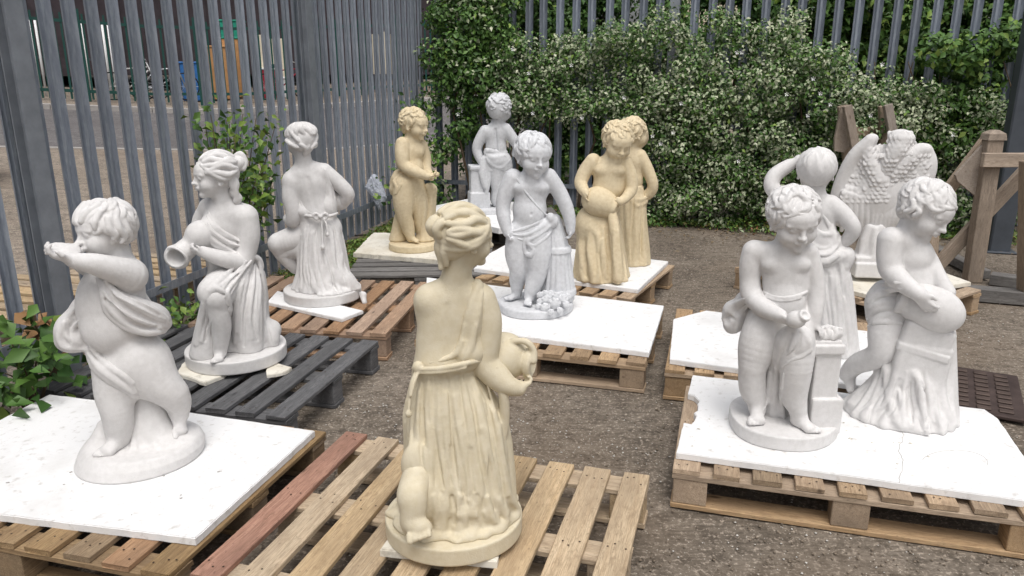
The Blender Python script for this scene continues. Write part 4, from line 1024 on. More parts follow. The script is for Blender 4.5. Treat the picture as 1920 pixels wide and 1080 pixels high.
    s.strands(hd,'hair',[[(.35,-.35,.98),(.65,-.38,.7),(.80,-.3,.42),(.72,-.22,.30,.8)],[(.3,-.1,1.02),(.7,-.1,.75),(.86,-.02,.45),(.8,.1,.3,.6)],[(.2,.35,.95),(.6,.3,.75),(.82,.22,.48)],[(.3,.55,.72),(.55,.6,.42),(.6,.62,.2,.5)],[(.15,.75,.5),(.2,.85,.15),(.05,.86,-.1),(.12,.8,-.25,.6)],[(-.1,.8,.45),(-.1,.92,.1),(-.25,.86,-.22),(-.12,.8,-.42,.6)],[(-.35,.75,.4),(-.4,.85,.0),(-.5,.7,-.35),(-.38,.62,-.5,.6)],[(-.6,.5,.5),(-.75,.55,.0),(-.8,.35,-.35),(-.7,.3,-.5,.5)]],.12,.03)
    return s.finish()
if WHICH is None or 1 in WHICH: statue_kiss()
def statue_yellow_girl():
    s=Statue(852,988,PH+.026,'yellow kneeling girl seen from behind holding a jug, in the front centre','statue','yellow',.0026)
    s.plinth(127,122,34,rd=3)
    T=34
    hd=s.head((872,447,-4),48.5,112,4,0,girl=True)
    s.neck(hd,(853,542,6),21,29,12)
    s.ell('body',(843,580,6),(60,36,50),4,16); s.ell('body',(836,640,2),(52,34,60),2,20); s.ell('body',(834,700,0),(58,42,60),0,20)
    s.cap('body',(818,556,4),(806,560,2),24,25,14); s.cap('body',(870,545,2),(894,556,0),22,26,12)
    limb(s,[(900,562,0),(912,600,-4),(912,640,-8),(908,676,-10),(930,704,-18),(952,722,-26),(972,728,-24)],[28,27,25,26,24,18,14],4)
    s.tube('body',[(806,562,6),(820,600,60),(850,650,84),(900,668,70),(940,662,40)],[26,22,20,17,13],6)
    s.hand((970,728,-26),(.75,.45,.15),(-.1,.4,1),52,52,thumb=-1)
    s.cap('body',(838,575,-32),(835,670,-36),3,3,8,'s')
    for q in (-1,1): s.ell('body',(838+q*26,602,-22),(22,14,28),q*10,0,8)
    # jug
    s.ell('jug',(944,668,24),(46,42,44),12,5); s.cap('jug',(966,676,18),(992,676,10),24,18,6); s.cyl('jug',(984,677,12),(1000,679,6),26,30,2,5); s.ell('jug',(1003,680,4),(11,22,26),0,3,'s')
    s.tube('jug',[(960,640,4),(985,640,-4),(1000,656,-6),(1000,676,-10)],[5,6,6,7],3)
    # dress
    D='dress'
    ax=[(834,688,0),(840,720,0),(852,770,2),(860,830,2),(862,890,0),(858,945,0),s.on(856,0,T+2)]
    rx=[52,66,88,94,98,104,112]; rd=[40,50,64,72,78,84,92]
    s.body_of(D,ax,rx,rd,8)
    s.skirt(D,ax,rx,rd,range(-95,96,10),.08,1,6,8,.16,2,m=8,jit=.9)
    s.skirt(D,ax,rx,rd,range(-90,96,19),.55,1,10,10,.26,9,m=7,jit=.5)
    folds(s,D,[[(806,905),(822,930),(846,945),(862,930)],[(826,900),(846,916),(866,908),(872,885)],[(838,935),(860,962),(886,955),(905,975)],[(880,830),(884,900),(900,950),(930,975)],[(934,800),(938,880),(955,940),(972,955)],[(908,925),(930,935),(948,960)],[(810,850),(812,900),(826,950),(820,985)],[(786,800),(790,850),(800,890)]],8,9)
    folds(s,D,[[(x,735+(i*61)%90),(x+math.copysign(3,x-850)+4*math.sin(i*2.1),815),(x+(x-850)*.09+6*math.sin(i*1.3),890),(x+(x-850)*.17+8*math.sin(i*2.9),965)] for i,x in enumerate((788,803,824,838,861,873,894,905,926))],6,7)
    grooves(s,D,[[(x,770+(i*53)%90),(x+(x-850)*.03+4*math.sin(i*1.9),845),(x+(x-850)*.10+7*math.sin(i*2.3),900),(x+(x-850)*.16,955)] for i,x in enumerate((796,814,831,850,867,884,899,916))],3.6,6)
    s.tube(D,[(930,690,-30),(944,740,-30),(946,800,-24),(940,822,-26)],[6,9,8,5],6)
    hem=[(math.sin(math.radians(a))*(112+9*math.sin(a*.19)),-math.cos(math.radians(a))*(92+10*math.sin(a*.23+1))) for a in range(-110,130,7)]
    P=[np.array([x/s.S+.0,y/s.S,(T+4+2*math.sin(i*1.9))/s.S]) for i,(x,y) in enumerate(hem)]
    s.tube(D,P,[s.L(6+2.5*math.sin(i*2.3)) for i in range(len(P))],s.L(8),3,px=False)
    s.ell(D,(797,938,-72),(17,22,46),8,12); s.ell(D,(780,872,-56),(26,18,40),0,18)
    s.fan(D,[(778,705),(768,780),(770,850),(776,890)],[(908,700),(934,780),(950,870),(966,955)],19,3.4,seed=4)
    s.fan(D,[(800,930),(806,955),(800,985)],[(960,930),(966,950),(978,965)],9,5,seed=6)
    s.clip(D,T)
    # strap and belt
    s.ell(D,(886,600,-4),(24,34,74),8,10); s.ell(D,(880,655,-6),(34,38,34),0,12); s.ell(D,(842,682,-6),(52,40,14),-6,10)
    folds(s,D,[[(896,536),(884,570),(872,610),(862,660)],[(904,548),(896,590),(886,630),(874,668)],[(872,610),(866,640),(848,668),(806,680)],[(892,610),(884,650),(870,676)],[(868,640),(856,662),(826,676)]],4.5,4)
    s.tube('belt',[(776,690,-14),(790,692,-40),(830,690,-54),(870,682,-54),(900,676,-30)],[4.5,4.5,5,5,4.5],1,6)
    s.tube('belt',[(776,696,-14),(792,699,-42),(832,697,-56),(872,689,-56)],[3,3.5,3.5,3.5],1,6); s.ell('belt',(784,688,-36),(10,9,11),0,3)
    s.tube('belt',[(782,694,-36),(772,720,-48),(768,750,-54),(766,772,-58)],[4,3.4,3.2,3],1,6); s.ell('belt',(766,776,-58),(6,5,7),0,2); s.tube('belt',[(786,694,-40),(777,716,-50),(770,742,-56)],[3,3,3],1,6)
    # foot sole
    s.ell('body',(775,958,-98),(22,17,46),14,8); s.ell('body',(766,930,-88),(20,20,24),0,14); s.ell('body',(786,988,-108),(23,14,18),14,8); s.ell('body',(782,902,-64),(28,28,36),0,20)
    for i in range(5): s.cap('body',(769+i*8.6,1003-i*1.6+(2 if i==0 else 0),-118),(769+i*9.0,1012-i*2.2+(2 if i==0 else 0),-122),7.2-i*.6,6.8-i*.6,2)
    # hair: swept back waves into a knot
    s.hair_cap(hd,f=-.14,u=.26,r=(.98,.84,.86),low=-.2)
    c=(-.14,0,.26)
    def lock(a0,side,th,off=0):
        pts=[]
        for i in range(9):
            f=i/8; x=.62-1.45*f; ang=a0+off*f+.10*math.sin(f*7+a0*9); rr_=math.sqrt(max(.04,1-(x/.98+.14)**2*.92)); pts.append((x+c[0]*.5,side*math.sin(ang)*.88*rr_,c[2]+math.cos(ang)*.88*rr_,.75+.5*math.sin(f*3)))
        return pts
    L=[]
    for sd_ in (-1,1):
        for k in range(7): L.append(lock(.18+k*.28,sd_,1,.16*math.sin(k*2.1)))
    s.strands(hd,'hair',L,.115,.03,4)
    s.strands(hd,'hair',[[(.66,.25*q,.66),(.45,.68*q,.40),(.10,.86*q,.12),(-.35,.76*q,-.05),(-.75,.45*q,-.05),(-1.0,.1*q,.05)] for q in(-1,1)]+[[(.60,.45*q,.52),(.30,.78*q,.18),(-.05,.86*q,-.08),(-.5,.66*q,-.22),(-.85,.3*q,-.25)] for q in(-1,1)],.13,.03,4)
    s.strands(hd,'hair',[[(-.85,0,.45),(-1.08,.05,.62,1.2),(-1.26,.05,.45,1.2),(-1.16,.1,.22),(-1.0,.05,.2)],[(-.8,.2,.5),(-1.02,.32,.62,1.1),(-1.2,.3,.42),(-1.08,.26,.2)],[(-.8,-.2,.5),(-1.02,-.32,.62,1.1),(-1.2,-.3,.42),(-1.08,-.26,.2)],[(-.9,0,.1),(-.98,.0,-.3),(-.8,.05,-.75),(-.85,.0,-1.0,.6)],[(-.8,.3,.0),(-.86,.25,-.4),(-.72,.15,-.85,.7)],[(-.8,-.3,.0),(-.86,-.25,-.4),(-.72,-.15,-.85,.7)]],.15,.03,4)
    return s.finish()
if WHICH is None or 4 in WHICH: statue_yellow_girl()
def statue_jug_girl():
    s=Statue(445,670,PH+.020,'white kneeling girl in profile tipping a jug, on the dark grey pallet','statue','white',.003)
    T=24; s.plinth(90,92,T,rd=2)
    hd=s.head((404,330,-4),37.5,-76,0,0,girl=True)
    s.neck(hd,(424,392,2),15.5,21,9)
    s.ell('body',(424,424,2),(42,28,40),6,14); s.ell('body',(424,480,4),(35,27,42),0,16); s.ell('body',(436,530,6),(48,38,40),0,16)
    s.ell('body',(392,424,-10),(17,16,16),0,7); s.ell('body',(400,425,18),(17,14,16),0,7)
    s.cap('body',(440,400,-2),(458,405,-8),22,22,10); s.cap('body',(404,388,12),(392,388,22),16,16,10)
    limb(s,[(461,408,-10),(466,440,-14),(462,470,-16),(452,492,-22),(425,487,-36),(395,478,-42),(380,472,-42)],[22,20,18,18,15,12,10],4)
    s.tube('body',[(391,390,26),(378,410,34),(372,430,30)],[16,15,13],6)
    s.hand((383,474,-42),(-1,-.05,.35),(-.1,.5,.8),36,40,thumb=-1)
    s.hand((372,425,30),(-.5,-.6,-.4),(.1,.6,-.6),32,34,thumb=1)
    s.ell('jug',(376,440,-12),(27,26,25),-30,5); s.cap('jug',(366,452,-12),(346,470,-14),18,17,6); s.cap('jug',(346,470,-14),(334,480,-15),17,23,4); s.cap('jug',(348,468,-18),(335,479,-26),17,18,4); s.cyl('jug',(335,478,-26),(331,482,-30),20.5,21.5,2,2); s.cap('jug',(328,485,-36),(341,472,-22),16,12,2,'s'); s.ell('jug',(330,483,-34),(13,13,13),0,2,'s')
    D='dress'
    # seated mass, raised knee and kneeling thigh
    ax=[(446,492,4),(446,520,4),(450,560,8),(452,610,10),s.on(450,8,T)]
    s.body_of(D,ax,[38,46,46,46,56],[30,38,42,44,52],8)
    s.tube('body',[(432,535,0),(418,545,-40),(407,560,-66)],[30,28,24],7); s.tube('body',[(405,560,-66),(411,590,-66),(415,618,-62),s.on(413,-60,T+12)],[22,19,17,11],5)
    s.foot(s.on(413,-58,T+12),(-.25,-1,0),46,side=-1); s.ell('body',(404,558,-80),(17,12,17),0,5)
    s.tube(D,[(430,530,-6),(414,540,-40),(400,548,-62)],[34,32,27],8); s.cap(D,(396,560,-46),s.on(384,-36,T+4),16,26,12)
    s.tube(D,[(380,560,-62),(400,540,-84),(424,552,-84),(432,580,-74)],[4,5,5,4],5)
    s.tube(D,[(455,540,-20),(462,580,-30),(466,620,-34),s.on(468,-34,T+10)],[30,29,27,25],10)
    folds(s,D,[[(470,490,-26),(452,530,-44),(440,580,-56),(440,640,-56)],[(478,492,-14),(484,540,-30),(486,600,-26),(488,650,-20)],[(460,490,-30),(440,520,-50),(425,545,-74),(432,590,-70)],[(440,500,-32),(418,520,-60),(392,545,-80),(382,590,-62),(378,640,-56)],[(455,500,-32),(446,560,-52),(444,620,-58)],[(382,570,-60),(376,610,-54),(368,645,-48)],[(478,520,-24),(476,570,-52),(480,620,-56)]],4.5,5)
    s.skirt(D,ax,[40,48,48,48,60],[32,40,44,46,56],range(40,150,16),.1,1,4.5,6,.2,4)
    s.tube(D,[(484,600,-10),(498,618,-20),(510,634,-26),s.on(512,-26,T+4)],[16,15,13,10],8); s.ell(D,s.on(505,-10,T+26),(22,22,20),0,8)
    s.fan(D,[(474,490),(450,535),(441,590),(441,648)],[(486,494),(500,540),(502,600),(508,640)],9,2.8,seed=1)
    s.fan(D,[(470,488),(425,520),(394,548)],[(474,495),(448,545),(432,588)],6,2.6,seed=2); s.fan(D,[(390,560),(380,600),(368,645)],[(402,592),(397,620),(393,646)],4,2.6,seed=3)
    s.clip(D,T)
    s.foot((505,612,4),(.35,-.2,-1),40,up=(.9,.1,.3),side=1)
    # bodice
    s.ell(D,(414,446,2),(40,31,36),0,8); s.ell(D,(396,430,-10),(20,20,18),0,7)
    folds(s,D,[[(390,396,12),(404,420,-26),(424,440,-34),(450,450,-30)],[(388,404,8),(398,432,-28),(424,452,-34),(452,462,-28)],[(386,420,4),(396,446,-24),(424,462,-30)],[(388,446,0),(404,462,-26),(440,474,-28)]],3,4)
    s.fan(D,[(388,400),(402,420),(428,438),(456,450)],[(386,432),(400,454),(424,468),(452,474)],7,1.8,seed=5,jit=1.5)
    s.tube('belt',[(470,478,-24),(484,486,-14),(490,500,-10),(486,512,-16)],[5,6,5,4],2,5); s.tube('belt',[(400,484,-22),(440,486,-34),(474,482,-24)],[4,4,4],2,5); s.tube('belt',[(486,492,-16),(494,530,-16),(498,570,-14)],[3,4,3],2,5)
    # hair with band and bun
    s.hair_cap(hd,f=-.16,u=.24,r=(.96,.82,.84),low=-.05)
    L=[]
    for q in (-1,1):
        for k in range(6):
            a0=.15+k*.30; pts=[]
            for i in range(7):
                f=i/6; x=.60-1.35*f; rr_=math.sqrt(max(.05,1-(x/.96+.14)**2*.92)); ang=a0+.12*math.sin(f*6+k*2)+(.25*f if k<3 else -.1*f); pts.append((x-.06,q*math.sin(ang)*.86*rr_,.24+math.cos(ang)*.86*rr_,.7+.5*math.sin(f*3)))
            L.append(pts)
    L+=[[(.62,.3*q,.56),(.40,.68*q,.30),(.10,.82*q,.06),(-.2,.80*q,-.05),(-.6,.55*q,.1),(-.95,.1*q,.3)] for q in (-1,1)]
    s.strands(hd,'hair',L,.12,.03,4)
    s.ell('hair',(446,306,0),(13,13,13),0,4); s.strands(hd,'hair',[[(-.6,.5,.1),(-.72,.55,-.35,1.3),(-.62,.5,-.75,1.3),(-.8,.45,-1.05,1.4),(-.72,.4,-1.3,.8)],[(-.5,.62,.0),(-.55,.62,-.4),(-.7,.55,-.8),(-.66,.5,-1.2,.8)],[(-.95,-.2,.7),(-1.2,.1,.95),(-1.35,.2,.6),(-1.2,.3,.3)]],.14,.03,4)
    return s.finish()
if WHICH is None or 2 in WHICH: statue_jug_girl()
def statue_back_woman():
    s=Statue(606,556,PH+.022,'white kneeling woman seen from behind with a belt bow, on the orange brown pallet','statue','white',.0034)
    T=19; s.plinth(71,72,T,rd=2)
    hd=s.head((563,265,0),28.5,-150,6,0,girl=True)
    s.neck(hd,(570,318,2),12,17,8)
    s.ell('body',(578,344,2),(40,22,34),-6,12); s.ell('body',(590,390,2),(31,21,36),-6,14); s.ell('body',(602,430,2),(38,28,34),0,14)
    s.cap('body',(560,330,2),(550,338,2),17,18,8); s.cap('body',(592,318,2),(606,322,2),14,14,8)
    limb(s,[(549,340,2),(546,370,-2),(550,396,-4),(548,414,0),(540,410,10)],[18,16,14,12,9],4)
    limb(s,[(608,322,2),(630,340,0),(650,360,0),(648,372,8),(630,384,22)],[15,14,13,13,10],4)
    s.ell('jug',(634,374,22),(22,22,20),20,4); s.cap('jug',(618,384,30),(606,390,34),13,12,4)
    s.cap('body',(578,336,-22),(590,390,-22),2.2,2.2,6,'s')
    limb(s,[(590,440,10),(555,448,16),(524,456,18)],[28,25,20],8); limb(s,[(522,458,20),(535,478,24),(555,500,26)],[18,17,14],5)
    D='dress'
    ax=[(596,402,2),(600,430,2),(604,470,2),(606,510,0),s.on(606,0,T)]
    rx=[31,38,42,46,54]; rd=[22,29,36,42,50]; s.body_of(D,ax,rx,rd,8)
    s.skirt(D,ax,rx,rd,range(-90,95,13),.1,1,4,5,.16,6,m=7,jit=.9); pass
    folds(s,D,[[(x,424+(i*13)%24),(x+1,470),(x+(x-604)*.12,510),(x+(x-604)*.25,545)] for i,x in enumerate((580,590,600,611,622,632))],3.6,4)
    folds(s,D,[[(610,500,-44),(600,525,-54),(596,545,-58)],[(640,480,-20),(636,520,-36),(628,550,-48)],[(580,500,-34),(585,530,-48),(600,552,-58)],[(625,510,-42),(612,535,-56),(622,552,-56)],[(600,545,-58),(620,540,-60),(650,548,-44)]],4.5,5)
    s.tube(D,[(620,515,-20),(645,525,-26),(664,542,-28),(676,556,-30)],[24,19,13,9],8); s.tube(D,[(600,556,-58),(630,552,-56),(660,548,-36)],[6,8,7],6)
    s.tube(D,[(575,460,10),(545,466,20),(530,474,22)],[22,20,16],8)
    s.ell(D,(614,352,6),(11,18,42),-6,8); s.ell(D,(616,386,0),(16,18,22),0,8); s.ell(D,(570,396,2),(22,20,14),30,8)
    folds(s,D,[[(562,372,-18),(572,392,-24),(590,402,-28)],[(560,384,-16),(572,400,-24)],[(603,314),(613,340),(620,366),(622,394)],[(609,318),(620,345),(628,372)]],3,3)
    s.fan(D,[(574,412),(562,460),(562,515),(566,546)],[(626,410),(637,450),(646,490),(662,528)],13,2.4,seed=8)
    s.fan(D,[(596,540),(604,548),(600,560)],[(650,520),(656,535),(664,548)],5,3,seed=9)
    s.clip(D,T); s.foot((682,552,-32),(.35,-.5,-.8),32,up=(.8,-.2,.5),side=1)
    s.tube('belt',[(566,404,-4),(580,405,-26),(600,407,-31),(622,404,-24),(632,400,-6)],[2.8,3,3,3,2.8],1,5)
    for x in(-1,1): s.tube('belt',[(601,406,-31),(601+x*9,400,-33),(601+x*13,406,-32),(601+x*7,411,-32),(601,407,-31)],[2.6,2.8,2.8,2.6,2.4],.5,4)
    s.ell('belt',(601,406,-34),(4,4,4),0,1); s.tube('belt',[(603,410,-32),(604,436,-36),(605,462,-42)],[2,2,2],1,4); s.ell('belt',(605,464,-42),(4,4,5),0,1); s.tube('belt',[(607,410,-32),(613,425,-36),(614,438,-38)],[2,2,2],1,4); s.ell('belt',(614,440,-38),(3.4,3.4,4.4),0,1)
    s.hair_cap(hd,f=-.2,u=.22,r=(.94,.84,.86),low=-.1); L=[]
    for k in range(18):
        a=k/18*2*math.pi; pts=[]
        for i in range(6):
            f=i/5; th=.25+1.15*f; pts.append((-.2+math.cos(a+.2*math.sin(f*5))*math.sin(th)*.93,math.sin(a+.2*math.sin(f*5+k))*math.sin(th)*.84,.24+math.cos(th)*.86,.7+.6*math.sin(f*3)))
        if pts[-1][0]<.4: L.append(pts)
    L=[p for p in L]+[[(-.9,.5*q,-.2),(-.85,.2*q,-.45),(-.5,.12*q,-.75,.9),(-.45,.1*q,-.95,.5)] for q in (-1,0,1)]+[[(.1,.84*q,.1),(-.3,.86*q,-.1),(-.65,.62*q,-.32),(-.85,.25*q,-.35)] for q in (-1,1)]+[[(-.2,.7*q,.75),(-.6,.75*q,.45),(-.85,.6*q,.05),(-.8,.3*q,-.3)] for q in (-1,1)]
    s.strands(hd,'hair',L,.14,.03,4)
    return s.finish()
if WHICH is None or 3 in WHICH: statue_back_woman()
def statue_quiver_boy():
    s=Statue(1003,580,BZ,'white boy with a sash standing by a fluted quiver and flowers, centre board','statue','grey',.0032)
    T=16; s.plinth(70,66,T,rd=3,wob=.02)
    hd=s.head((1000,291,-2),36.5,22,8,2)
    s.neck(hd,(997,330,2),13,17,6)
    s.ell('body',(996,350,2),(36,21,27),0,9); s.ell('body',(993,392,2),(31,23,34),0,14); s.ell('body',(991,434,2),(34,26,30),0,14)
    for x in (977,1013): s.ell('body',(x,352,-10),(15,10,11),0,4)
    s.ell('body',(994,402,-8),(22,15,20),0,9); s.cap('body',(996,401,-24),(996,403,-24),1.6,1.6,3,'s')
    limb(s,[(962,334,2),(950,358,0),(943,385,-2),(945,410,-8),(952,436,-14)],[17,15,13,12,9],3)
    s.hand((952,436,-14),(.3,-.35,-1),(.7,-.2,.1),26,55,thumb=1)
    limb(s,[(1028,332,2),(1046,356,2),(1060,384,0),(1068,410,-2),(1070,432,-4)],[16,14,13,11,8],3)
    s.hand((1070,430,-4),(-.1,-.2,-1),(-.8,-.2,.1),26,40,thumb=-1)
    limb(s,[(976,440,2),(970,475,-2),(972,505,-4),(970,525,4),s.on(969,6,T+14)],[26,23,17,15,9],5)
    s.foot(s.on(968,6,T+13),(-.75,-.65,0),36,side=-1)
    limb(s,[(1007,440,0),(1009,475,-8),(1008,508,-12),(1000,535,-14),s.on(993,-18,T+14)],[27,24,18,16,10],5)
    s.foot(s.on(993,-18,T+13),(-.25,-1,0),38,side=1)
    s.ell('body',(1008,504,-18),(11,8,10),0,4); s.ell('body',(972,501,-10),(11,8,10),0,4)
    D='drapery'
    s.ell(D,(998,436,4),(37,28,14),-14,6); s.ell(D,(1016,424,2),(22,24,16),-30,6)
    folds(s,D,[[(1030,412),(1012,428),(988,440),(962,440)],[(1034,420),(1014,438),(992,450),(972,448)],[(1026,406),(1006,418),(980,430),(962,434)],[(1036,430),(1022,446),(1004,460),(994,470)]],3.6,3)
    folds(s,D,[[(984,446),(982,460),(986,474),(996,478),(1001,468),(994,462)],[(990,446),(990,456),(1000,460)]],4.2,2,.1)
    folds(s,'strap',[[(970,336),(984,358),(1000,378),(1016,396),(1030,408)]],2.4,1.5,.1,['body'],taper=False)
    s.ell(D,(1032,408,-10),(8,8,9),0,4); s.ell(D,(1038,416,-6),(9,9,11),20,4)
    # quiver
    Q='quiver'; ax=[(1036,402,10),(1042,440,10),(1046,472,8),(1046,520,8),s.on(1046,8,T+20),s.on(1046,8,T)]
    s.body_of(Q,ax,[12,17,21,26,31,31],[12,17,21,26,28,28],4)
    s.skirt(Q,ax[:5],[12,17,21,26,29],[12,17,21,26,28],range(-90,100,22),0,.95,3.6,3,.0,3,jit=.1,m=7)
    s.cyl(Q,(1047,472,8),(1047,461,8),25,23,2,2); s.cyl(Q,(1047,540,8),(1047,551,8),33,34,3,2)
    s.clip(Q,T)
    rr=random.Random(3)
    for (x,y,r) in [(1013,554,7),(1022,551,7),(1031,555,7),(1013,566,7),(1024,563,9),(1043,556,8),(1040,569,11),(1022,577,9),(1056,562,9),(1064,557,7),(1062,572,7),(1010,575,6),(1033,585,6),(1050,582,6),(1033,549,5),(1053,552,5)]:
        n='flowers'; dd=-26-(y-552)*1.0-10+abs(x-1038)*.35; s.ell(n,(x,y,dd),(r,r*.8,r),0,1.5)
        for k in range(7):
            a=k/7*6.283; s.ell(n,(x+math.cos(a)*r*.72,y+math.sin(a)*r*.72,dd-r*.25),(r*.34,r*.4,r*.34),0,1)
        s.cap(n,(x,y,dd-r),(x,y,dd-r-2),1.8,1.8,.5,'s')
    s.ell('flowers',(1038,566,-16),(28,24,17),0,6)
    s.hair_cap(hd); s.curls(hd,seed=21,count=60,size=.6,turn=.55,thick=.08)
    return s.finish()
if WHICH is None or 7 in WHICH: statue_quiver_boy()
def statue_girl_back():
    s=Statue(1552,655,BZ,'white draped girl seen from behind, one arm raised to her hair','statue','white',.0032)
    hd=s.head((1530,322,0),38,186,10,0)
    s.neck(hd,(1528,374,2),15,20,8)
    s.ell('body',(1530,396,2),(40,24,30),0,12); s.ell('body',(1532,440,2),(34,24,36),0,14)
    limb(s,[(1502,388,2),(1472,372,0),(1448,352,-2),(1452,330,6),(1476,312,16),(1488,306,18)],[18,16,14,14,12,9],4)
    s.hand((1486,308,16),(.5,-.1,.8),(.5,.6,-.4),30,30,thumb=-1)
    limb(s,[(1556,384,2),(1580,402,2),(1598,424,0),(1596,440,4),(1580,458,10)],[18,16,14,13,10],4)
    D='dress'
    ax=[(1534,430,2),(1540,470,4),(1548,520,6),(1552,580,4),(1552,630,0),(1552,655,0)]
    rx=[35,40,44,46,50,52]; rd=[26,30,36,40,46,48]; s.body_of(D,ax,rx,rd,8)
    s.skirt(D,ax,rx,rd,range(-90,95,16),.25,1,3.6,7,.3,8)
    s.ell(D,(1546,478,-4),(38,32,18),-4,6)
    folds(s,D,[[(1512,452),(1526,474),(1548,480),(1568,462),(1576,444)],[(1510,462),(1526,486),(1550,490),(1570,474)],[(1516,444),(1530,462),(1550,466),(1566,450)],[(1512,474),(1532,496),(1556,496),(1574,482)],[(1532,430),(1546,440),(1560,436)]],3.6,2.5)
    folds(s,D,[[(1560,420),(1564,440),(1566,462)],[(1540,400),(1552,420),(1556,440)],[(1580,470),(1588,484),(1586,500)],[(1572,480),(1578,520),(1574,560)],[(1556,510),(1570,550),(1580,600)],[(1580,560),(1588,600),(1592,640)],[(1548,540),(1560,590),(1572,650)]],3.6,5)
    s.ell(D,(1582,486,6),(18,20,24),20,8)
    s.fan(D,[(1514,505),(1512,560),(1512,610),(1508,660)],[(1580,500),(1590,545),(1597,600),(1600,655)],10,2.8,seed=11)
    s.fan(D,[(1510,448),(1526,466),(1550,470),(1570,452)],[(1512,480),(1532,500),(1556,502),(1576,488)],6,2.2,seed=12,jit=1.5)
    s.clip(D)
    s.hair_cap(hd,f=-.2,u=.22,r=(.95,.86,.88),low=-.12); s.curls(hd,seed=31,count=80,size=.62,turn=.35,thick=.06,k=.04,whorl=.3)
    return s.finish()
if WHICH is None or 11 in WHICH: statue_girl_back()
def statue_eagle():
    s=Statue(1640,522,BZ,'white eagle with raised wings on a rock pedestal, in front of the wooden trestles','statue','white',.0036)
    s.box('pedestal',(1634,500,0),(38,34,14),0,18,0,2,3); s.box('pedestal',(1630,484,0),(32,30,8),0,18,0,2,3)
    s.body_of('pedestal',[(1642,420,6),(1638,450,4),(1632,484,0)],[22,26,30],[22,26,28],4)
    folds(s,'pedestal',[[(1630,425),(1620,450),(1614,478)],[(1642,430),(1640,455),(1638,480)],[(1652,425),(1655,455),(1656,478)]],5,6)
    B='body'
    s.tube(B,[(1634,440,4),(1640,400,6),(1650,350,6),(1666,312,2),(1682,284,-2),(1690,264,0)],[14,16,18,19,20,18],8)
    s.ell(B,(1690,258,2),(23,19,14),6,6); s.cap(B,(1704,260,12),(1715,270,20),8,4,4)
    rr=random.Random(4)
    def scales(n,pts,r,lift=0):
        ds=s.surf(pts,[n])
        for (x,y),d in zip(pts,ds): s.ell(n,(x,y,d+lift+1.2),(r*rr.uniform(.9,1.1),r*.42,r*1.3),rr.uniform(-12,12)+(x-1655)*-.35,.8,tilt=-24)
    pts=[(1668+(k%6)*8+((k//6)%2)*4-(k//6)*.8,250+(k//6)*7.5) for k in range(36)]; scales(B,[p for p in pts if 1662<p[0]<1712],4.4)
    pts=[(1652+i*8+(j%2)*4,y_) for j,y_ in enumerate(range(292,326,8)) for i in range(4)]; scales(B,pts,4.6)
    W='wing'
    s.ell(W,(1615,352,6),(44,12,82),24,12); s.ell(W,(1656,366,0),(44,17,52),14,12); s.tube(W,[(1650,335,0),(1634,306,0),(1628,280,0),(1638,260,2)],[18,15,11,8],8)
    s.tube(W,[(1570,374,8),(1580,334,6),(1602,292,2),(1630,262,0)],[10,12,12,9],8)
    for i in range(8):
        x0=1584+i*10.5; s.tube(W,[(x0,362+i*3,-6),(x0-2+i*.5,400+i*2,-4),(x0-6+i*1.0,432+i*2.6,2)],[8,8,3.5],1.6)
    for i in range(7):
        x0=1590+i*8.5; s.tube(W,[(x0-2,356,-4),(x0-5,385,-3),(x0-5,408+i*4,2)],[6.5,7,3.5],1.6)
    pts=[]
    for j in range(14):
        for i in range(15):
            x=1562+i*8.6+(j%2)*4.3; y=276+j*7.6
            xl=1563+(372-y)*.60
            if xl+7<x<1690-(y-300)*.35: pts.append((x+rr.uniform(-1.2,1.2),y+rr.uniform(-1.2,1.2)))
    scales(W,pts,5.0)
    V='wing#2'
    s.ell(V,(1706,338,4),(36,12,62),20,12); s.tube(V,[(1676,330,0),(1698,302,0),(1722,283,2),(1736,280,4)],[16,17,13,10],8); s.ell(V,(1722,322,6),(23,10,40),14,8); s.ell(V,(1690,376,6),(26,10,52),12,8)
    for i in range(6):
        x0=1668+i*8; s.tube(V,[(x0+4,345-i*3,0),(x0-2,385-i*3,2),(x0-10,425-i*4,6)],[7,7.5,3.5],1.6)
    for i in range(6):
        x0=1642+i*8; s.tube(V,[(x0+10,366,-6),(x0+2,405,-6),(x0-6,446-abs(i-1)*5,-2)],[7,7.5,3.5],1.6)
    pts=[]
    for j in range(10):
        for i in range(9):
            x=1672+i*8.6+(j%2)*4.3; y=290+j*7.6
            if y>326-(x-1660)*.62 and x<1743-(y-294)*.10 and x>1668: pts.append((x+rr.uniform(-1.2,1.2),y+rr.uniform(-1.2,1.2)))
    scales(V,pts,4.8)
    return s.finish()
if WHICH is None or 12 in WHICH: statue_eagle()
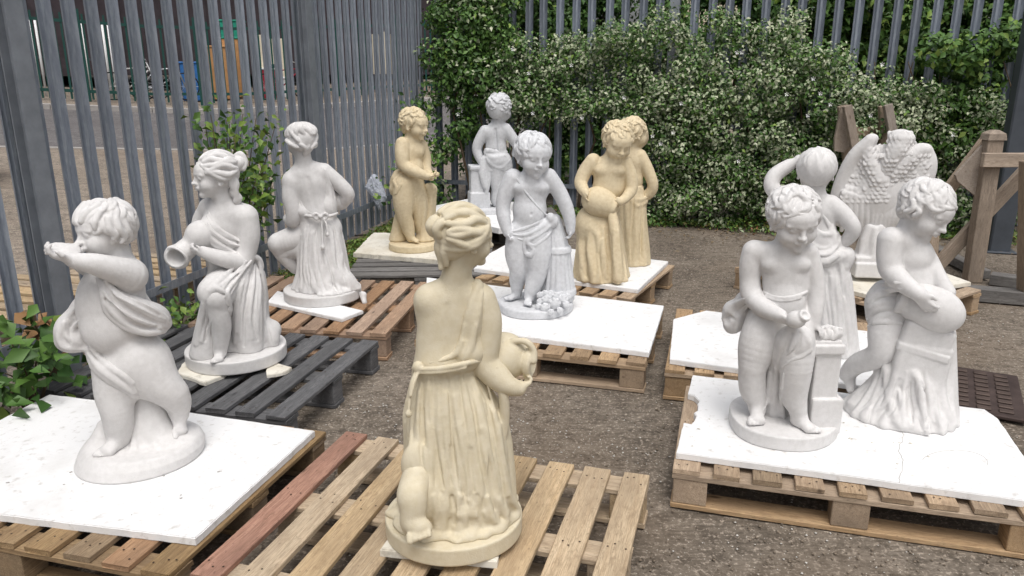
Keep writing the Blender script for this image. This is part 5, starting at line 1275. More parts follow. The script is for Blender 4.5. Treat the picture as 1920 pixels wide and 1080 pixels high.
def statue_yellow_boy():
    s=Statue(776,466,PH+.036,'yellow boy holding out a cupped hand, standing by the left fence','statue','buff',.004)
    T=13; s.plinth(46,44,T,rd=2)
    hd=s.head((777,233,0),26.8,56,8,0)
    s.neck(hd,(771,262,2),10,13,5)
    s.ell('body',(771,282,2),(25,17,22),0,7); s.ell('body',(768,312,2),(22,18,26),0,10); s.ell('body',(765,342,2),(25,21,24),0,10); s.ell('body',(782,286,-4),(11,9,9),0,4); s.ell('body',(778,316,-4),(15,12,16),0,6)
    limb(s,[(755,270,-8),(754,290,-14),(758,310,-18),(778,322,-26),(800,330,-30)],[13,13,12,11,7.5],3)
    s.hand((798,330,-30),(1,-.1,.1),(-.1,-.2,1),28,30,thumb=-1); s.ell('apple',(818,327,-30),(6,6,5),0,2)
    limb(s,[(790,272,10),(798,295,12),(800,318,4),(808,332,-10)],[11,10,9,7],3)
    limb(s,[(758,346,-4),(757,378,-8),(758,404,-10),(764,424,-8),s.on(770,-10,T+10)],[22,20,15,13,8],4)
    s.foot(s.on(771,-10,T+10),(.8,-.6,0),28,side=-1)
    limb(s,[(776,346,6),(786,380,4),(788,405,4),(790,430,8),s.on(792,10,T+10)],[20,17,14,12,8],4)
    S_='tree_stump'
    s.body_of(S_,[(806,362,14),(802,400,14),(798,440,10),s.on(796,8,T)],[13,15,18,22],[12,14,18,20],6); s.body_of(S_,[(748,400,14),(748,430,14),s.on(746,12,T)],[8,14,18],[8,14,16],6)
    folds(s,S_,[[(808,370),(806,400),(808,440)],[(796,375),(794,410),(790,445)]],4,4); s.ell(S_,(807,356,8),(13,11,13),0,4); s.ell(S_,(803,350,0),(7,6,7),0,2); s.ell(S_,(812,352,0),(6,5,6),0,2); s.clip(S_,T)
    D='drapery'; s.ell(D,(744,344,-2),(12,12,24),6,6); s.ell(D,(752,330,-4),(13,12,14),20,5); s.ell(D,(741,356,-4),(11,10,12),0,4)
    folds(s,D,[[(752,324),(742,338),(736,356)],[(758,330),(752,346),(744,364)],[(750,318),(738,332),(732,344)],[(738,340),(744,350),(740,366)]],3.2,2.5)
    s.hair_cap(hd); s.curls(hd,seed=41,count=46,size=.32)
    return s.finish()
if WHICH is None or 5 in WHICH: statue_yellow_boy()
def statue_far_boy():
    s=Statue(920,398,BZ+.03,'pale grey boy seen from behind leaning on a pillar in front of the hedge','statue','grey',.0045)
    T=9; s.box('plinth',(918,394,0),(36,30,6),0,8,0,2,2)
    hd=s.head((937,204,0),25,150,4,0)
    s.neck(hd,(932,232,0),8,11,5)
    s.ell('body',(929,250,0),(23,14,19),-4,7); s.ell('body',(930,276,0),(19,14,22),-6,8); s.ell('body',(936,302,0),(23,18,19),0,8)
    s.cap('body',(929,244,-12),(931,282,-12),1.6,1.6,4,'s')
    limb(s,[(910,246,0),(900,262,0),(894,278,0),(897,292,-2),(902,304,-4)],[11,10,9,8,6],3); s.hand((902,303,-4),(-.2,-.1,-1),(0,0,-1),18,10)
    limb(s,[(948,242,0),(960,258,0),(970,274,2),(966,288,8)],[11,10,9,7],3)
    limb(s,[(930,312,0),(930,335,0),(932,355,0),(930,375,2),s.on(930,2,T+8)],[17,14,11,10,6],4); limb(s,[(944,312,4),(946,338,8),(944,360,10),(942,385,8)],[17,14,11,8],4); s.foot(s.on(931,0,T+8),(.3,.8,0),22,side=1); s.foot(s.on(943,8,T+8),(.6,.6,0),22,side=-1)
    D='drapery'; s.ell(D,(932,300,0),(26,20,20),0,5); s.ell(D,(920,282,-2),(14,12,8),-20,4); s.ell(D,(942,312,2),(17,17,14),20,5)
    folds(s,D,[[(910,280),(926,284),(950,284)],[(910,288),(924,296),(946,292)],[(912,296),(924,310),(940,314),(956,300)],[(910,304),(920,318),(938,324)]],3,2.5)
    s.tube(D,[(908,300,-4),(904,325,-10),(908,350,-12)],[8,7,4],4); s.tube(D,[(914,306,-4),(916,330,-8),(912,362,-10)],[7,6,4],4)
    s.box('pillar',(894,352,2),(13,13,40),0,10,0,2,2); s.box('pillar',(895,313,2),(16,16,4),0,10,0,2,2); s.box('pillar',(898,375,2),(19,17,16),0,10,0,2,2)
    s.hair_cap(hd,f=-.18,u=.22,low=-.2); s.curls(hd,seed=51,count=40,size=.32)
    return s.finish()
if WHICH is None or 6 in WHICH: statue_far_boy()
def statue_pot_boy():
    s=Statue(1128,520,BZ,'yellow boy tipping a round pot over a tree trunk, on the back centre board','statue','buff',.0038)
    R_='trunk'
    s.body_of(R_,[(1124,392,6),(1124,420,4),(1126,460,2),(1127,500,0),(1128,520,0)],[30,38,42,48,51],[24,32,38,46,48],8)
    s.skirt(R_,[(1124,392,6),(1124,420,4),(1126,460,2),(1127,500,0),(1128,520,0)],[30,38,42,48,51],[24,32,38,46,48],range(-90,100,20),.1,1,5,6,.35,4)
    s.tube(R_,[(1146,392,-22),(1152,430,-34),(1156,480,-42),(1158,522,-48)],[8,10,10,11],5); s.fan(R_,[(1084,440),(1080,480),(1080,525)],[(1170,430),(1174,480),(1178,520)],12,2.6,seed=15); s.clip(R_)
    folds(s,R_,[[(1096,436),(1088,460),(1092,500)],[(1108,440),(1104,470),(1112,515)],[(1098,432),(1108,428),(1120,440),(1122,470)],[(1130,450),(1132,480),(1136,520)]],4,4)
    hd=s.head((1158,265,-4),31.8,20,22,4)
    s.neck(hd,(1146,298,2),12,15,6)
    s.ell('body',(1143,318,2),(32,20,25),4,8); s.ell('body',(1141,350,2),(29,20,28),0,12); s.ell('body',(1128,386,4),(32,26,26),0,12)
    for x in (1128,1158): s.ell('body',(x,320,-10),(13,9,10),0,4)
    limb(s,[(1112,302,2),(1097,322,0),(1089,342,-6),(1094,356,-20),(1098,362,-28)],[14,13,12,10,8],3); s.hand((1096,358,-28),(.1,-.3,-1),(.8,.3,0),26,22,thumb=1)
    limb(s,[(1172,306,2),(1182,330,0),(1184,354,-4),(1174,370,-16),(1164,378,-26)],[13,12,11,9,8],3); s.hand((1166,376,-26),(-1,-.1,-.2),(-.2,.9,.3),24,26,thumb=-1)
    s.ell('pot',(1122,378,-16),(31,24,27),16,3); s.ell('pot',(1140,386,-16),(20,18,21),16,8); s.cyl('pot',(1148,388,-18),(1156,391,-19),17,17,3,3)
    s.ell('trunk',(1104,418,-4),(24,24,28),10,14)
    s.hair_cap(hd); s.curls(hd,seed=61,count=50,size=.34)
    return s.finish()
if WHICH is None or 8 in WHICH: statue_pot_boy()
def statue_yellow_draped():
    s=Statue(1187,494,BZ,'yellow draped child with arms raised to its head, behind the pot boy','statue','buff',.0042)
    hd=s.head((1188,250,0),26.5,120,4,0)
    s.neck(hd,(1182,284,0),10,13,5)
    s.ell('body',(1183,302,0),(25,17,24),0,8); s.ell('body',(1183,338,0),(22,17,28),0,10)
    limb(s,[(1200,292,0),(1214,318,-2),(1224,346,-4),(1218,362,0),(1202,372,2)],[12,11,10,10,8],3)
    limb(s,[(1170,290,8),(1190,276,20),(1206,262,14),(1208,250,4)],[11,10,9,7],3); s.hand((1208,252,0),(-.1,-.1,1),(-.8,0,.1),20,20)
    D='dress'; ax=[(1183,345,0),(1184,380,0),(1186,420,0),(1188,460,0),(1187,494,0)]; s.body_of(D,ax,[22,25,25,27,30],[18,22,24,26,28],6)
    s.skirt(D,ax,[22,25,25,27,30],[18,22,24,26,28],range(-90,110,22),0,1,4,5,.3,4); s.ell(D,(1196,372,0),(20,16,10),20,5)
    folds(s,D,[[(1178,362),(1192,376),(1212,370)],[(1180,372),(1194,386),(1208,382)],[(1206,470),(1210,482),(1213,492)]],3,3); s.fan(D,[(1180,350),(1176,400),(1172,450),(1170,488)],[(1206,385),(1208,420),(1210,455),(1213,490)],7,2,seed=14,jit=2); s.clip(D)
    s.hair_cap(hd,low=-.1); s.curls(hd,seed=71,count=40,size=.34)
    return s.finish()
if WHICH is None or 9 in WHICH: statue_yellow_draped()
# ================================================================ PLANTS
def leaf_mesh(name,P,N,T,L,Wd,mats,mi,fold=.25,curve=.15,parent=None,kind=None):
    """P points, N normals, T tips: kite-shaped folded leaves (4 triangles each)"""
    n=len(P); B=np.cross(N,T); B/=np.linalg.norm(B,axis=1)[:,None]+1e-9; N=np.cross(T,B)
    L=L[:,None];Wd=Wd[:,None]
    v=[P-T*L*.5, P+B*Wd*.5+N*Wd*fold-T*L*.05, P+T*L*.5-N*L*curve, P-B*Wd*.5+N*Wd*fold-T*L*.05, P+N*0]
    V=np.stack(v,1).reshape(-1,3); i=np.arange(n)*5
    Fq=np.concatenate([np.stack([i,i+1,i+4],1),np.stack([i+1,i+2,i+4],1),np.stack([i+2,i+3,i+4],1),np.stack([i+3,i,i+4],1)])
    m=np.concatenate([mi]*4)
    me=npmesh(name,V,Fq,mats,m); o=link(name,me,parent)
    if kind: o['kind']=kind
    return o
def rdir(n,up=.4,out=None,ow=.8):
    d=RNG.normal(size=(n,3)); d/=np.linalg.norm(d,axis=1)[:,None]; d[:,2]+=up
    if out is not None: d+=np.asarray(out)*ow
    return d/np.linalg.norm(d,axis=1)[:,None]
LM=[M['leafdark'],M['leafmid'],M['leafgrey'],M['leafcream'],M['leaflime'],M['leafrust']]
BN=np.array([-.2418,-.9703,0.])      # back fence normal, into the yard
def hedge(label,accept,ncl,probs,lsize,seed,depth,rad=(.10,.22),name='hedge',perc=95,stems=14,zmax=2.5,s0=-.1,s1=6.4,cat='hedge'):
    rg=np.random.default_rng(seed); P=[];Nn=[];done=0;tries=0; cl=[]
    while done<ncl and tries<ncl*60:
        tries+=1; s=rg.uniform(s0,s1); z=rg.uniform(.02,zmax); dp=rg.uniform(0,1)
        b=CORNER+BD*s; dmax=depth(s,z); c=np.array([b[0],b[1],z])+BN*(.05+dmax*dp)
        px,py=proj(c); a=accept(px,py,s,z)
        if rg.uniform()>a: continue
        cl.append((c,dp)); done+=1
    Ps=[];Ns=[];Mi=[]
    for c,dp in cl:
        r=rg.uniform(*rad); n=int(perc*(r/.16)**2); d=rg.normal(size=(n,3)); d/=np.linalg.norm(d,axis=1)[:,None]; q=c+d*r*rg.uniform(.55,1.1,(n,1))*np.array([1,1,.8])
        nn=d*.7+rg.normal(size=(n,3))*.45+BN*.35+np.array([0,0,.55]); Ps.append(q);Ns.append(nn/np.linalg.norm(nn,axis=1)[:,None])
        pr=np.array(probs); lc=rg.uniform()**1.3*2.; pr=pr*np.array([1.5-.5*lc,1.5-.5*lc+rg.uniform(0,.6),.5+.6*lc,.12+1.05*lc,1,1]); pr/=pr.sum(); Mi.append(rg.choice(len(pr),n,p=pr))
    P=np.concatenate(Ps);N=np.concatenate(Ns);mi=np.concatenate(Mi); keep=P[:,2]>.01; P=P[keep];N=N[keep];mi=mi[keep]
    T=rg.normal(size=P.shape)+np.array([0,0,-.4]); T-=N*(T*N).sum(1)[:,None]; T/=np.linalg.norm(T,axis=1)[:,None]
    L=rg.uniform(.7,1.25,len(P))*lsize; c0=np.median(P,axis=0); c0[2]=0
    e=empty(name,c0,0,label,cat); o=leaf_mesh('foliage',P-c0,N,T,L,L*.58,LM,mi,parent=e)
    for k in range(stems):
        s=s0+(s1-s0)*(k+.5)/stems+rg.uniform(-.15,.15); b=CORNER+BD*s; p=np.array([b[0],b[1],0])+BN*.15-c0; m=MB(); pts=[p]
        for j in range(6): p=p+np.array([rg.uniform(-.12,.12),rg.uniform(-.06,.06),.27]); pts.append(p)
        m.tube(pts,[.02,.017,.015,.012,.01,.007,.004],6); m.build('stem',M['stem'],e,True)
    return len(P)
def hn(x,y,s=0): return .5+.25*math.sin(x*.021+s)+.25*math.sin(y*.033+x*.011+s*2)+.2*math.sin(x*.053-y*.047+s)
def top_edge(px):
    return float(np.interp(px,[780,850,930,1000,1060,1120,1180,1260,1340,1420,1500,1560,1620,1700,1790,1860,1900,1960],[125,90,78,82,70,62,48,28,12,40,45,88,128,140,165,178,190,230]))+10*math.sin(px*.05)+7*math.sin(px*.13)
def acc_var(px,py,s,z):
    if px<905 or px>1905: return 0
    t=top_edge(px)
    if py<t: return 0
    lo=float(np.interp(px,[905,960,1040,1100,1150,1185,1240,1960],[195,205,212,222,235,330,420,430]))
    if px<1185 and py>lo: return .05 if hn(px,py,1)>.7 else .0
    if px>1790 and py>300: return .25
    return min(1,(py-t)/14)*(1. if hn(px,py)>.30 else .5)
def dep(s,z): return float(np.interp(s,[0,1.5,2.6,4.5,6],[.25,.3,.62,.6,.4]))*(1-.25*abs(z-1.1))
n1=hedge('large variegated cream and green hedge covering the back fence',acc_var,640,[.20,.19,.26,.32,.03,0],.043,5,dep,s0=.9,s1=6.3,zmax=2.35,perc=112)
def acc_climb(px,py,s,z):
    if px<800 or px>1010: return 0
    r=float(np.interp(py,[0,60,140,250,330,420],[960,950,1010,900,905,900])); l=float(np.interp(py,[0,100,200,300,420],[830,795,790,815,830]))
    if px<l or px>r: return 0
    if py>200: return .16 if (hn(px,py,2)>.5 and px<885) else .03
    return .9 if hn(px*1.6,py*1.6,3)>.38 else .35
n2=hedge('dark green climber growing up the fence corner left of the hedge',acc_climb,150,[.42,.40,.08,.07,.03,0],.055,8,lambda s,z:.30,name='climbing_shrub',stems=5,s0=-.15,s1=1.6,zmax=2.75,cat='climber')
def acc_right(px,py,s,z):
    if px<1450 or px>1960 or py>215: return 0
    return .5*(1 if hn(px*1.3,py,5)>.5 else .15)
# bushes standing behind the back fence
def bush(cx,cy,rx,ry,h,label,probs,lsize,ncl,seed,lean=0):
    rg=np.random.default_rng(seed); z0=gz(cx,cy); Ps=[];Ns=[];Mi=[]
    for k in range(ncl):
        a=rg.uniform(0,6.28); r=math.sqrt(rg.uniform(.05,1)); z=rg.uniform(.1,1); w_=math.sin(math.pi*min(1,z*.75+.25))**.5
        c=np.array([rx*r*w_*math.cos(a),ry*r*w_*math.sin(a),h*z]); rr_=rg.uniform(.10,.24); n=int(70*(rr_/.16)**2); d=rg.normal(size=(n,3)); d/=np.linalg.norm(d,axis=1)[:,None]; q=c+d*rr_*rg.uniform(.4,1.1,(n,1))
        nn=d*.6+rg.normal(size=(n,3))*.5+np.array([0,-.2,.6]); Ps.append(q);Ns.append(nn/np.linalg.norm(nn,axis=1)[:,None]); Mi.append(rg.choice(6,n,p=np.array(probs)/sum(probs)))
    P=np.concatenate(Ps);N=np.concatenate(Ns);mi=np.concatenate(Mi); T=rg.normal(size=P.shape)+np.array([0,0,-.4]); T-=N*(T*N).sum(1)[:,None]; T/=np.linalg.norm(T,axis=1)[:,None]; L=rg.uniform(.7,1.3,len(P))*lsize
    e=empty('bush',(cx,cy,z0),0,label,'bush',None); leaf_mesh('foliage',P,N,T,L,L*.6,LM,mi,parent=e)
    for k in range(5):
        m=MB(); p=np.array([rg.uniform(-.2,.2)*rx,rg.uniform(-.2,.2)*ry,0]); pts=[p]
        for j in range(6): p=p+np.array([rg.uniform(-.12,.12)*rx,rg.uniform(-.1,.1)*ry,h/6.5]); pts.append(p)
        m.tube(pts,[.03,.026,.022,.018,.014,.01,.005],6); m.build('stem',M['stem'],e,True)
def bp(s,off): p=CORNER+BD*s+np.array([.2418,.9703])*off; return p
for (s,o,rx,ry,h,lab,pr,ls,nc,sd_) in [(.9,1.0,.9,.6,2.7,'green bush behind the left end of the back fence',[.5,.42,.03,0,.05,0],.07,190,2),
    (2.55,1.5,.6,.5,2.25,'low dark bush behind the middle of the back fence, above the hedge',[.6,.4,0,0,0,0],.07,110,3),
    (4.55,1.0,1.1,.6,2.8,'bright green leafy bush behind the fence, above the right part of the hedge',[.30,.52,0,0,.18,0],.085,260,4),
    (6.3,.9,.9,.6,2.6,'broad leaved green bush behind the far right end of the fence',[.35,.5,0,0,.15,0],.09,190,6),
    (1.75,1.6,.8,.5,2.9,'dark leafy bush behind the fence above the left part of the hedge',[.6,.4,0,0,0,0],.07,200,17),
    (5.5,2.0,.9,.6,3.1,'tall green bush set back behind the right part of the fence',[.5,.45,0,0,.05,0],.08,220,18),
    (3.4,2.2,1.0,.6,2.9,'tall dark bush further behind the fence, centre right',[.65,.35,0,0,0,0],.08,190,7)]:
    p=bp(s,o); bush(p[0],p[1],rx,ry,h,lab,pr,ls,nc,sd_)
# cream van-like storage container glimpsed above the hedge
p=bp(2.2,7.0); e=empty('storage_container',(p[0],p[1],gz(*p)),math.atan2(BD[1],BD[0]),'cream storage container glimpsed through the fence above the hedge','container')
m=MB(); m.box((-.2,0,.15),(2.1,2.0,2.75),b=.02); m.build('body',M['cream'],e)
m=MB(); 
for i in range(12): m.box((-.12+i*.185,-.03,.25),(-.04+i*.185,-.002,2.65),b=.005)
m.build('rib_panel',M['cream'],e); m=MB(); m.box((-.25,-.06,0),(2.15,2.05,.145)); m.build('base',M['steeldark'],e)
# right hand broad-leaved vine hanging over the fence
def acc_vine(px,py,s,z):
    if px<1700 or px>1960: return 0
    if py<float(np.interp(px,[1700,1800,1900],[95,60,40])) or py>270: return 0
    return .3
hedge('broad leaved green vine hanging on the right end of the back fence',acc_vine,28,[.3,.55,0,0,.15,0],.075,15,lambda s,z:.3,name='climbing_shrub',stems=3,s0=5.0,s1=6.9,zmax=2.5,cat='climber')
# ---- sapling and bramble at the left fence
def branchy(label,name,base,tips,lsize,per,mat_probs,seed,cat,r=.10,droop=-.3,up=.6,branch_r=.006):
    rg=np.random.default_rng(seed); e=empty(name,base,0,label,cat); Ps=[];m=MB(); base=np.array(base,float)
    for tp in tips:
        tp=np.array(tp,float)-base; a=np.zeros(3); mid=tp*.5+np.array([rg.uniform(-.05,.05),rg.uniform(-.05,.05),.08]); pts=[]
        for i in range(9): t=i/8; pts.append((1-t)**2*a+2*t*(1-t)*mid+t*t*tp)
        m.tube(pts,[branch_r*(1.3-.9*i/8) for i in range(9)],5)
        for i in range(per):
            t=rg.uniform(.35,1.05)**.5; q=(1-t)**2*a+2*t*(1-t)*mid+t*t*tp; Ps.append(q+rg.normal(size=3)*r)
    m.build('stem',M['stem'],e,True); P=np.array(Ps); n=len(P); N=rg.normal(size=(n,3))*.5+np.array([.2,-.3,up]); N/=np.linalg.norm(N,axis=1)[:,None]
    T=rg.normal(size=P.shape)+np.array([0,0,droop]); T-=N*(T*N).sum(1)[:,None]; T/=np.linalg.norm(T,axis=1)[:,None]; L=rg.uniform(.6,1.3,n)*lsize
    leaf_mesh('foliage',P,N,T,L,L*.62,LM,rg.choice(6,n,p=mat_probs),parent=e)
nF=np.array([FN[0],FN[1],0.]); AF=np.array([FA[0],FA[1],0.])
def fp(px,py,off=.12): return unplane(px,py,AF+nF*off,nF)
b=fp(430,505,.08); b=np.array([b[0],b[1],.02])
branchy('thin green sapling growing up the left fence between the two kneeling women','sapling',b,[fp(x,y,o) for x,y,o in [(395,215,.15),(455,214,.15),(425,225,.15),(480,222,.15),(385,235,.10),(400,245,.2),(430,220,.12),(500,235,.15),(515,240,.2),(440,255,.2),(480,335,.25),(505,345,.2),(460,320,.2),(515,325,.12),(490,370,.15),(500,310,.15),(475,350,.2)]],.062,34,[.16,.50,0,0,.34,0],5,'sapling',r=.055)
b=fp(60,760,.25); b=np.array([b[0],b[1],.0])
branchy('green bramble with big lobed leaves at the foot of the left fence','bramble',b,[fp(x,y,o) for x,y,o in [(20,640,.25),(45,690,.35),(75,640,.3),(60,725,.4),(100,690,.4),(20,735,.35),(110,650,.2),(30,640,.2),(10,700,.3)]],.09,18,[.45,.48,0,0,.07,0],9,'bramble',r=.075)
b=fp(95,640,.2); b=np.array([b[0],b[1],.0])
branchy('rusty leaved shoot beside the bramble at the left fence','shoot',b,[fp(x,y,.18) for x,y in [(55,590),(75,582),(100,595),(85,605)]],.10,5,[0,.12,0,0,.08,.80],10,'shoot',r=.04)
b=fp(330,600,.2); b=np.array([b[0],b[1],.0])
branchy('low weeds at the fence foot behind the jug girl','weeds',b,[fp(x,y,.25) for x,y in [(290,590),(310,575),(340,580),(360,570),(320,600),(375,590)]],.05,22,[.2,.4,0,0,.4,0],12,'weeds',r=.05)
b=fp(775,350,.2); b=np.array([b[0],b[1],.0])
branchy('light green shrub in the fence corner behind the yellow boy','shrub',b,[fp(x,y,o) for x,y,o in [(770,300,.3),(790,260,.2),(760,330,.3),(800,330,.4),(790,200,.1),(765,195,.1),(740,350,.3),(800,300,.3),(775,240,.1)]],.06,60,[.3,.5,0,0,.2,0],13,'shrub',r=.10)
# ---- weeds and moss strips (stuff)
def strip(name,pts,width,n,lsize,seed,probs,h=.09,side=1):
    rg=np.random.default_rng(seed); P=[]
    pts=[np.array(p[:2]) for p in pts]; seg=[np.hypot(*(pts[i+1]-pts[i])) for i in range(len(pts)-1)]; tot=sum(seg)
    for k in range(n):
        i=rg.choice(len(seg),p=np.array(seg)/tot); t=rg.uniform(); q=pts[i]*(1-t)+pts[i+1]*t; d=(pts[i+1]-pts[i])/seg[i]; nn=np.array([d[1],-d[0]]); w_=abs(rg.normal())*width*.55
        c=.5+.5*math.sin(q[0]*5+q[1]*3)*math.sin(q[1]*7)
        if w_>width*(.6+.7*c): continue
        q=q+nn*w_*side; P.append((q[0],q[1],rg.uniform(.0,h)*(1-w_/(2.2*width))*(.4+.6*c)+.004))
    P=np.array(P); n=len(P); N=rg.normal(size=(n,3))*.6+np.array([0,-.2,.6]); N/=np.linalg.norm(N,axis=1)[:,None]; T=rg.normal(size=P.shape)+np.array([0,0,.6]); T-=N*(T*N).sum(1)[:,None]; T/=np.linalg.norm(T,axis=1)[:,None]; L=rg.uniform(.5,1.4,n)*lsize
    o=leaf_mesh(name,P,N,T,L,L*.45,LM+[M['grass']],rg.choice(7,n,p=probs)); tag(o,kind='stuff'); return o
strip('weeds',[FA+FD*.0+FN*.02,FA+FD*5.6+FN*.02],.30,9000,.032,21,[.14,.26,0,0,.20,.04,.36],.10)
strip('weeds',[FA+FD*2.7+FN*.1,FA+FD*4.7+FN*.1],.42,9000,.036,22,[.06,.20,0,0,.34,.04,.36],.13)
strip('weeds',[CORNER+BD*.0-np.array([.2418,.9703])*.25,CORNER+BD*6.6-np.array([.2418,.9703])*.25],.42,9500,.045,23,[.22,.34,.04,.02,.14,.06,.18],.14)
# dead leaf litter and soil edge
rg=np.random.default_rng(5)
n=1500; s=rg.uniform(0,6.4,n); q=CORNER+BD*s[:,None]-np.array([.2418,.9703])*(.2+abs(rg.normal(size=n))*.45)[:,None]; P=np.c_[q,rg.uniform(.004,.02,n)]; N=rg.normal(size=(n,3))*.25+np.array([0,0,1]); N/=np.linalg.norm(N,axis=1)[:,None]; T=rg.normal(size=P.shape); T-=N*(T*N).sum(1)[:,None]; T/=np.linalg.norm(T,axis=1)[:,None]; L=rg.uniform(.02,.05,n)
M['litter']=m_leaf('dry_leaf_litter',(.10,.07,.04),(.20,.15,.09)); tag(leaf_mesh('leaf_litter',P,N,T,L,L*.5,[M['litter']],np.zeros(n,int)),kind='stuff')
# white flower specks in the hedge
P=[]
for k in range(26):
    px=rg.uniform(830,1850); py=rg.uniform(90,330); X=unplane(px,py,np.array([*CORNER,0])+BN*.75,BN); P.append(X)
m=MB()
for X in P:
    for a in range(5): m.add([X,X+np.array([.018*math.cos(a*1.257),-.006,.018*math.sin(a*1.257)]),X+np.array([.022*math.cos(a*1.257+.6),-.012,.022*math.sin(a*1.257+.6)])],[(0,1,2)])
tag(m.build('blossoms',M['petal']),kind='stuff')
# ================================================================ STONE CHIPS ON THE YARD
def chips(name,n,size,mat,seed,reg,cl=None):
    rg=np.random.default_rng(seed); V=[];F=[]
    base=np.array([(1,0,0),(-1,0,0),(0,1,0),(0,-1,0),(0,0,1),(0,0,-1)],float); tri=[(4,0,2),(4,2,1),(4,1,3),(4,3,0),(5,2,0),(5,1,2),(5,3,1),(5,0,3)]
    k=0
    while k<n:
        if cl and rg.uniform()<.55: c=cl[rg.integers(len(cl))]; px=c[0]+rg.normal()*c[2]; py=c[1]+rg.normal()*c[2]*.4
        else: px=rg.uniform(*reg[0]); py=rg.uniform(*reg[1])
        X=unz(px,py,0)
        if X[1]>8.0 or (X[:2]-FA)@FN<.05: continue
        s=size*rg.uniform(.4,1)**2*1.6; q=base*s*rg.uniform(.5,1.2,(6,1))*np.array([1,1,.55]); a=rg.uniform(0,6.28); c_,s_=math.cos(a),math.sin(a)
        q=np.stack([q[:,0]*c_-q[:,1]*s_,q[:,0]*s_+q[:,1]*c_,q[:,2]],1)+np.array([X[0],X[1],s*.2]); F+=[tuple(len(V)+i for i in t) for t in tri]; V+=list(q); k+=1
    o=link(name,npmesh(name,np.array(V),np.array(F),mat)); tag(o,kind='stuff')
M['chip']=m_plain('white_stone_chip',(.62,.60,.56),.8,0,.15,20); M['pebble']=m_plain('brown_pebble',(.20,.16,.12),.85,0,.35,30)
chips('stone_chips',1000,.0045,M['chip'],3,((560,1920),(430,1080)),[(740,820,40),(940,850,50),(700,760,40),(640,690,30),(1150,840,60),(1300,470,80),(560,730,30),(1000,800,80),(1550,1000,120),(1800,620,60)])
chips('pebbles',4500,.0048,M['pebble'],4,((480,1920),(420,1080)))
# ================================================================ WOODEN TRESTLES
def post_bar(root,name,a,b,w_,t_,mat='frame',up=(0,1,0),bev=.004):
    a=Vector(a);b=Vector(b);d=b-a;L=d.length; o_=MB(); o_.box((-w_/2,0,-t_/2),(w_/2,L,t_/2),b=bev); o=o_.build(name,M[mat],root)
    d.normalize(); u=Vector(up); x=d.cross(u); 
    if x.length<1e-4: x=Vector((1,0,0))
    x.normalize(); z=x.cross(d).normalized(); o.matrix_local=Matrix.Translation(a)@Matrix((x,d,z)).transposed().to_4x4(); return o
# right trestle : depth planes by y
def W3(px,py,y): return Vector(uny(px,py,y))
y0=5.75
base=unz(1822,528,0); e=empty('trestle',(base[0],base[1],0),0,'brown timber trestle with a pointed post and angled board, at the right edge','trestle')
def rel(v): return tuple(Vector(v)-Vector((base[0],base[1],0)))
yb=float(base[1])
top=W3(1862,262,yb)
post_bar(e,'post',rel((base[0],base[1],0)),rel(top),.115,.085)
cp=MB(); t_=rel(top); cp.add([(t_[0]-.068,t_[1]-.055,t_[2]-.0),(t_[0]+.068,t_[1]-.055,t_[2]),(t_[0]+.068,t_[1]+.055,t_[2]),(t_[0]-.068,t_[1]+.055,t_[2]),(t_[0]-.06,t_[1]-.05,t_[2]+.045),(t_[0]+.06,t_[1]-.05,t_[2]+.045),(t_[0]+.06,t_[1]+.05,t_[2]+.045),(t_[0]-.06,t_[1]+.05,t_[2]+.045),(t_[0]-.025,t_[1]-.02,t_[2]+.07),(t_[0]+.025,t_[1]-.02,t_[2]+.07),(t_[0]+.025,t_[1]+.02,t_[2]+.07),(t_[0]-.025,t_[1]+.02,t_[2]+.07)],
 [(0,1,5,4),(1,2,6,5),(2,3,7,6),(3,0,4,7),(4,5,9,8),(5,6,10,9),(6,7,11,10),(7,4,8,11),(8,9,10,11),(3,2,1,0)]); cp.build('post_cap',M['frame'],e)
post_bar(e,'rail',rel(W3(1842,300,yb-.07)),rel(W3(2040,300,yb-.07)),.045,.10,up=(0,0,1))
post_bar(e,'brace',rel(W3(1735,522,yb+.10)),rel(W3(1925,318,yb+.10)),.10,.045,up=(0,1,0))
# angled board on the left of the post
bd=MB(); pts=[rel(W3(x,y,yy)) for x,y,yy in [(1796,340,yb+.10),(1846,268,yb+.02),(1832,365,yb+.02),(1822,368,yb+.02),(1780,352,yb+.10)]]
qa=[rel(W3(x,y,yb+.02)) for x,y in [(1852,262),(1838,352),(1830,368),(1796,340),(1792,328)]]
n=len(qa); bd.add([tuple(p) for p in qa]+[(p[0],p[1]+.03,p[2]) for p in qa],[tuple(range(n)),tuple(range(n,2*n))[::-1]]+[(i,(i+1)%n,n+(i+1)%n,n+i)[::-1] for i in range(n)]); bd.build('board',M['ply'],e)
post_bar(e,'brace',rel(W3(1745,400,yb+.14)),rel(W3(1850,262,yb+.14)),.09,.04)
g1=unz(1735,470,0); g2=unz(1822,512,0)
post_bar(e,'base_board',(g1[0]-base[0],g1[1]-base[1],.05),(base[0]*0+.1,.02,.05),.09,.07,'greywood',up=(0,0,1))
post_bar(e,'base_board',(.10,-.06,.045),(.55,-.42,.045),.12,.08,'greywood',up=(0,0,1))
pr=unz(1915,570,0); post_bar(e,'post',(pr[0]-base[0]+.05,pr[1]-base[1],0),rel(W3(1935,300,float(pr[1]))),.12,.09)
post_bar(e,'foot_board',(pr[0]-base[0]-.35,pr[1]-base[1]+.12,.05),(pr[0]-base[0]+.3,pr[1]-base[1]-.10,.05),.12,.09,'greywood',up=(0,0,1))
post_bar(e,'short_post',rel(W3(1745,520,yb+.12)),rel(W3(1752,412,yb+.12)),.07,.05)
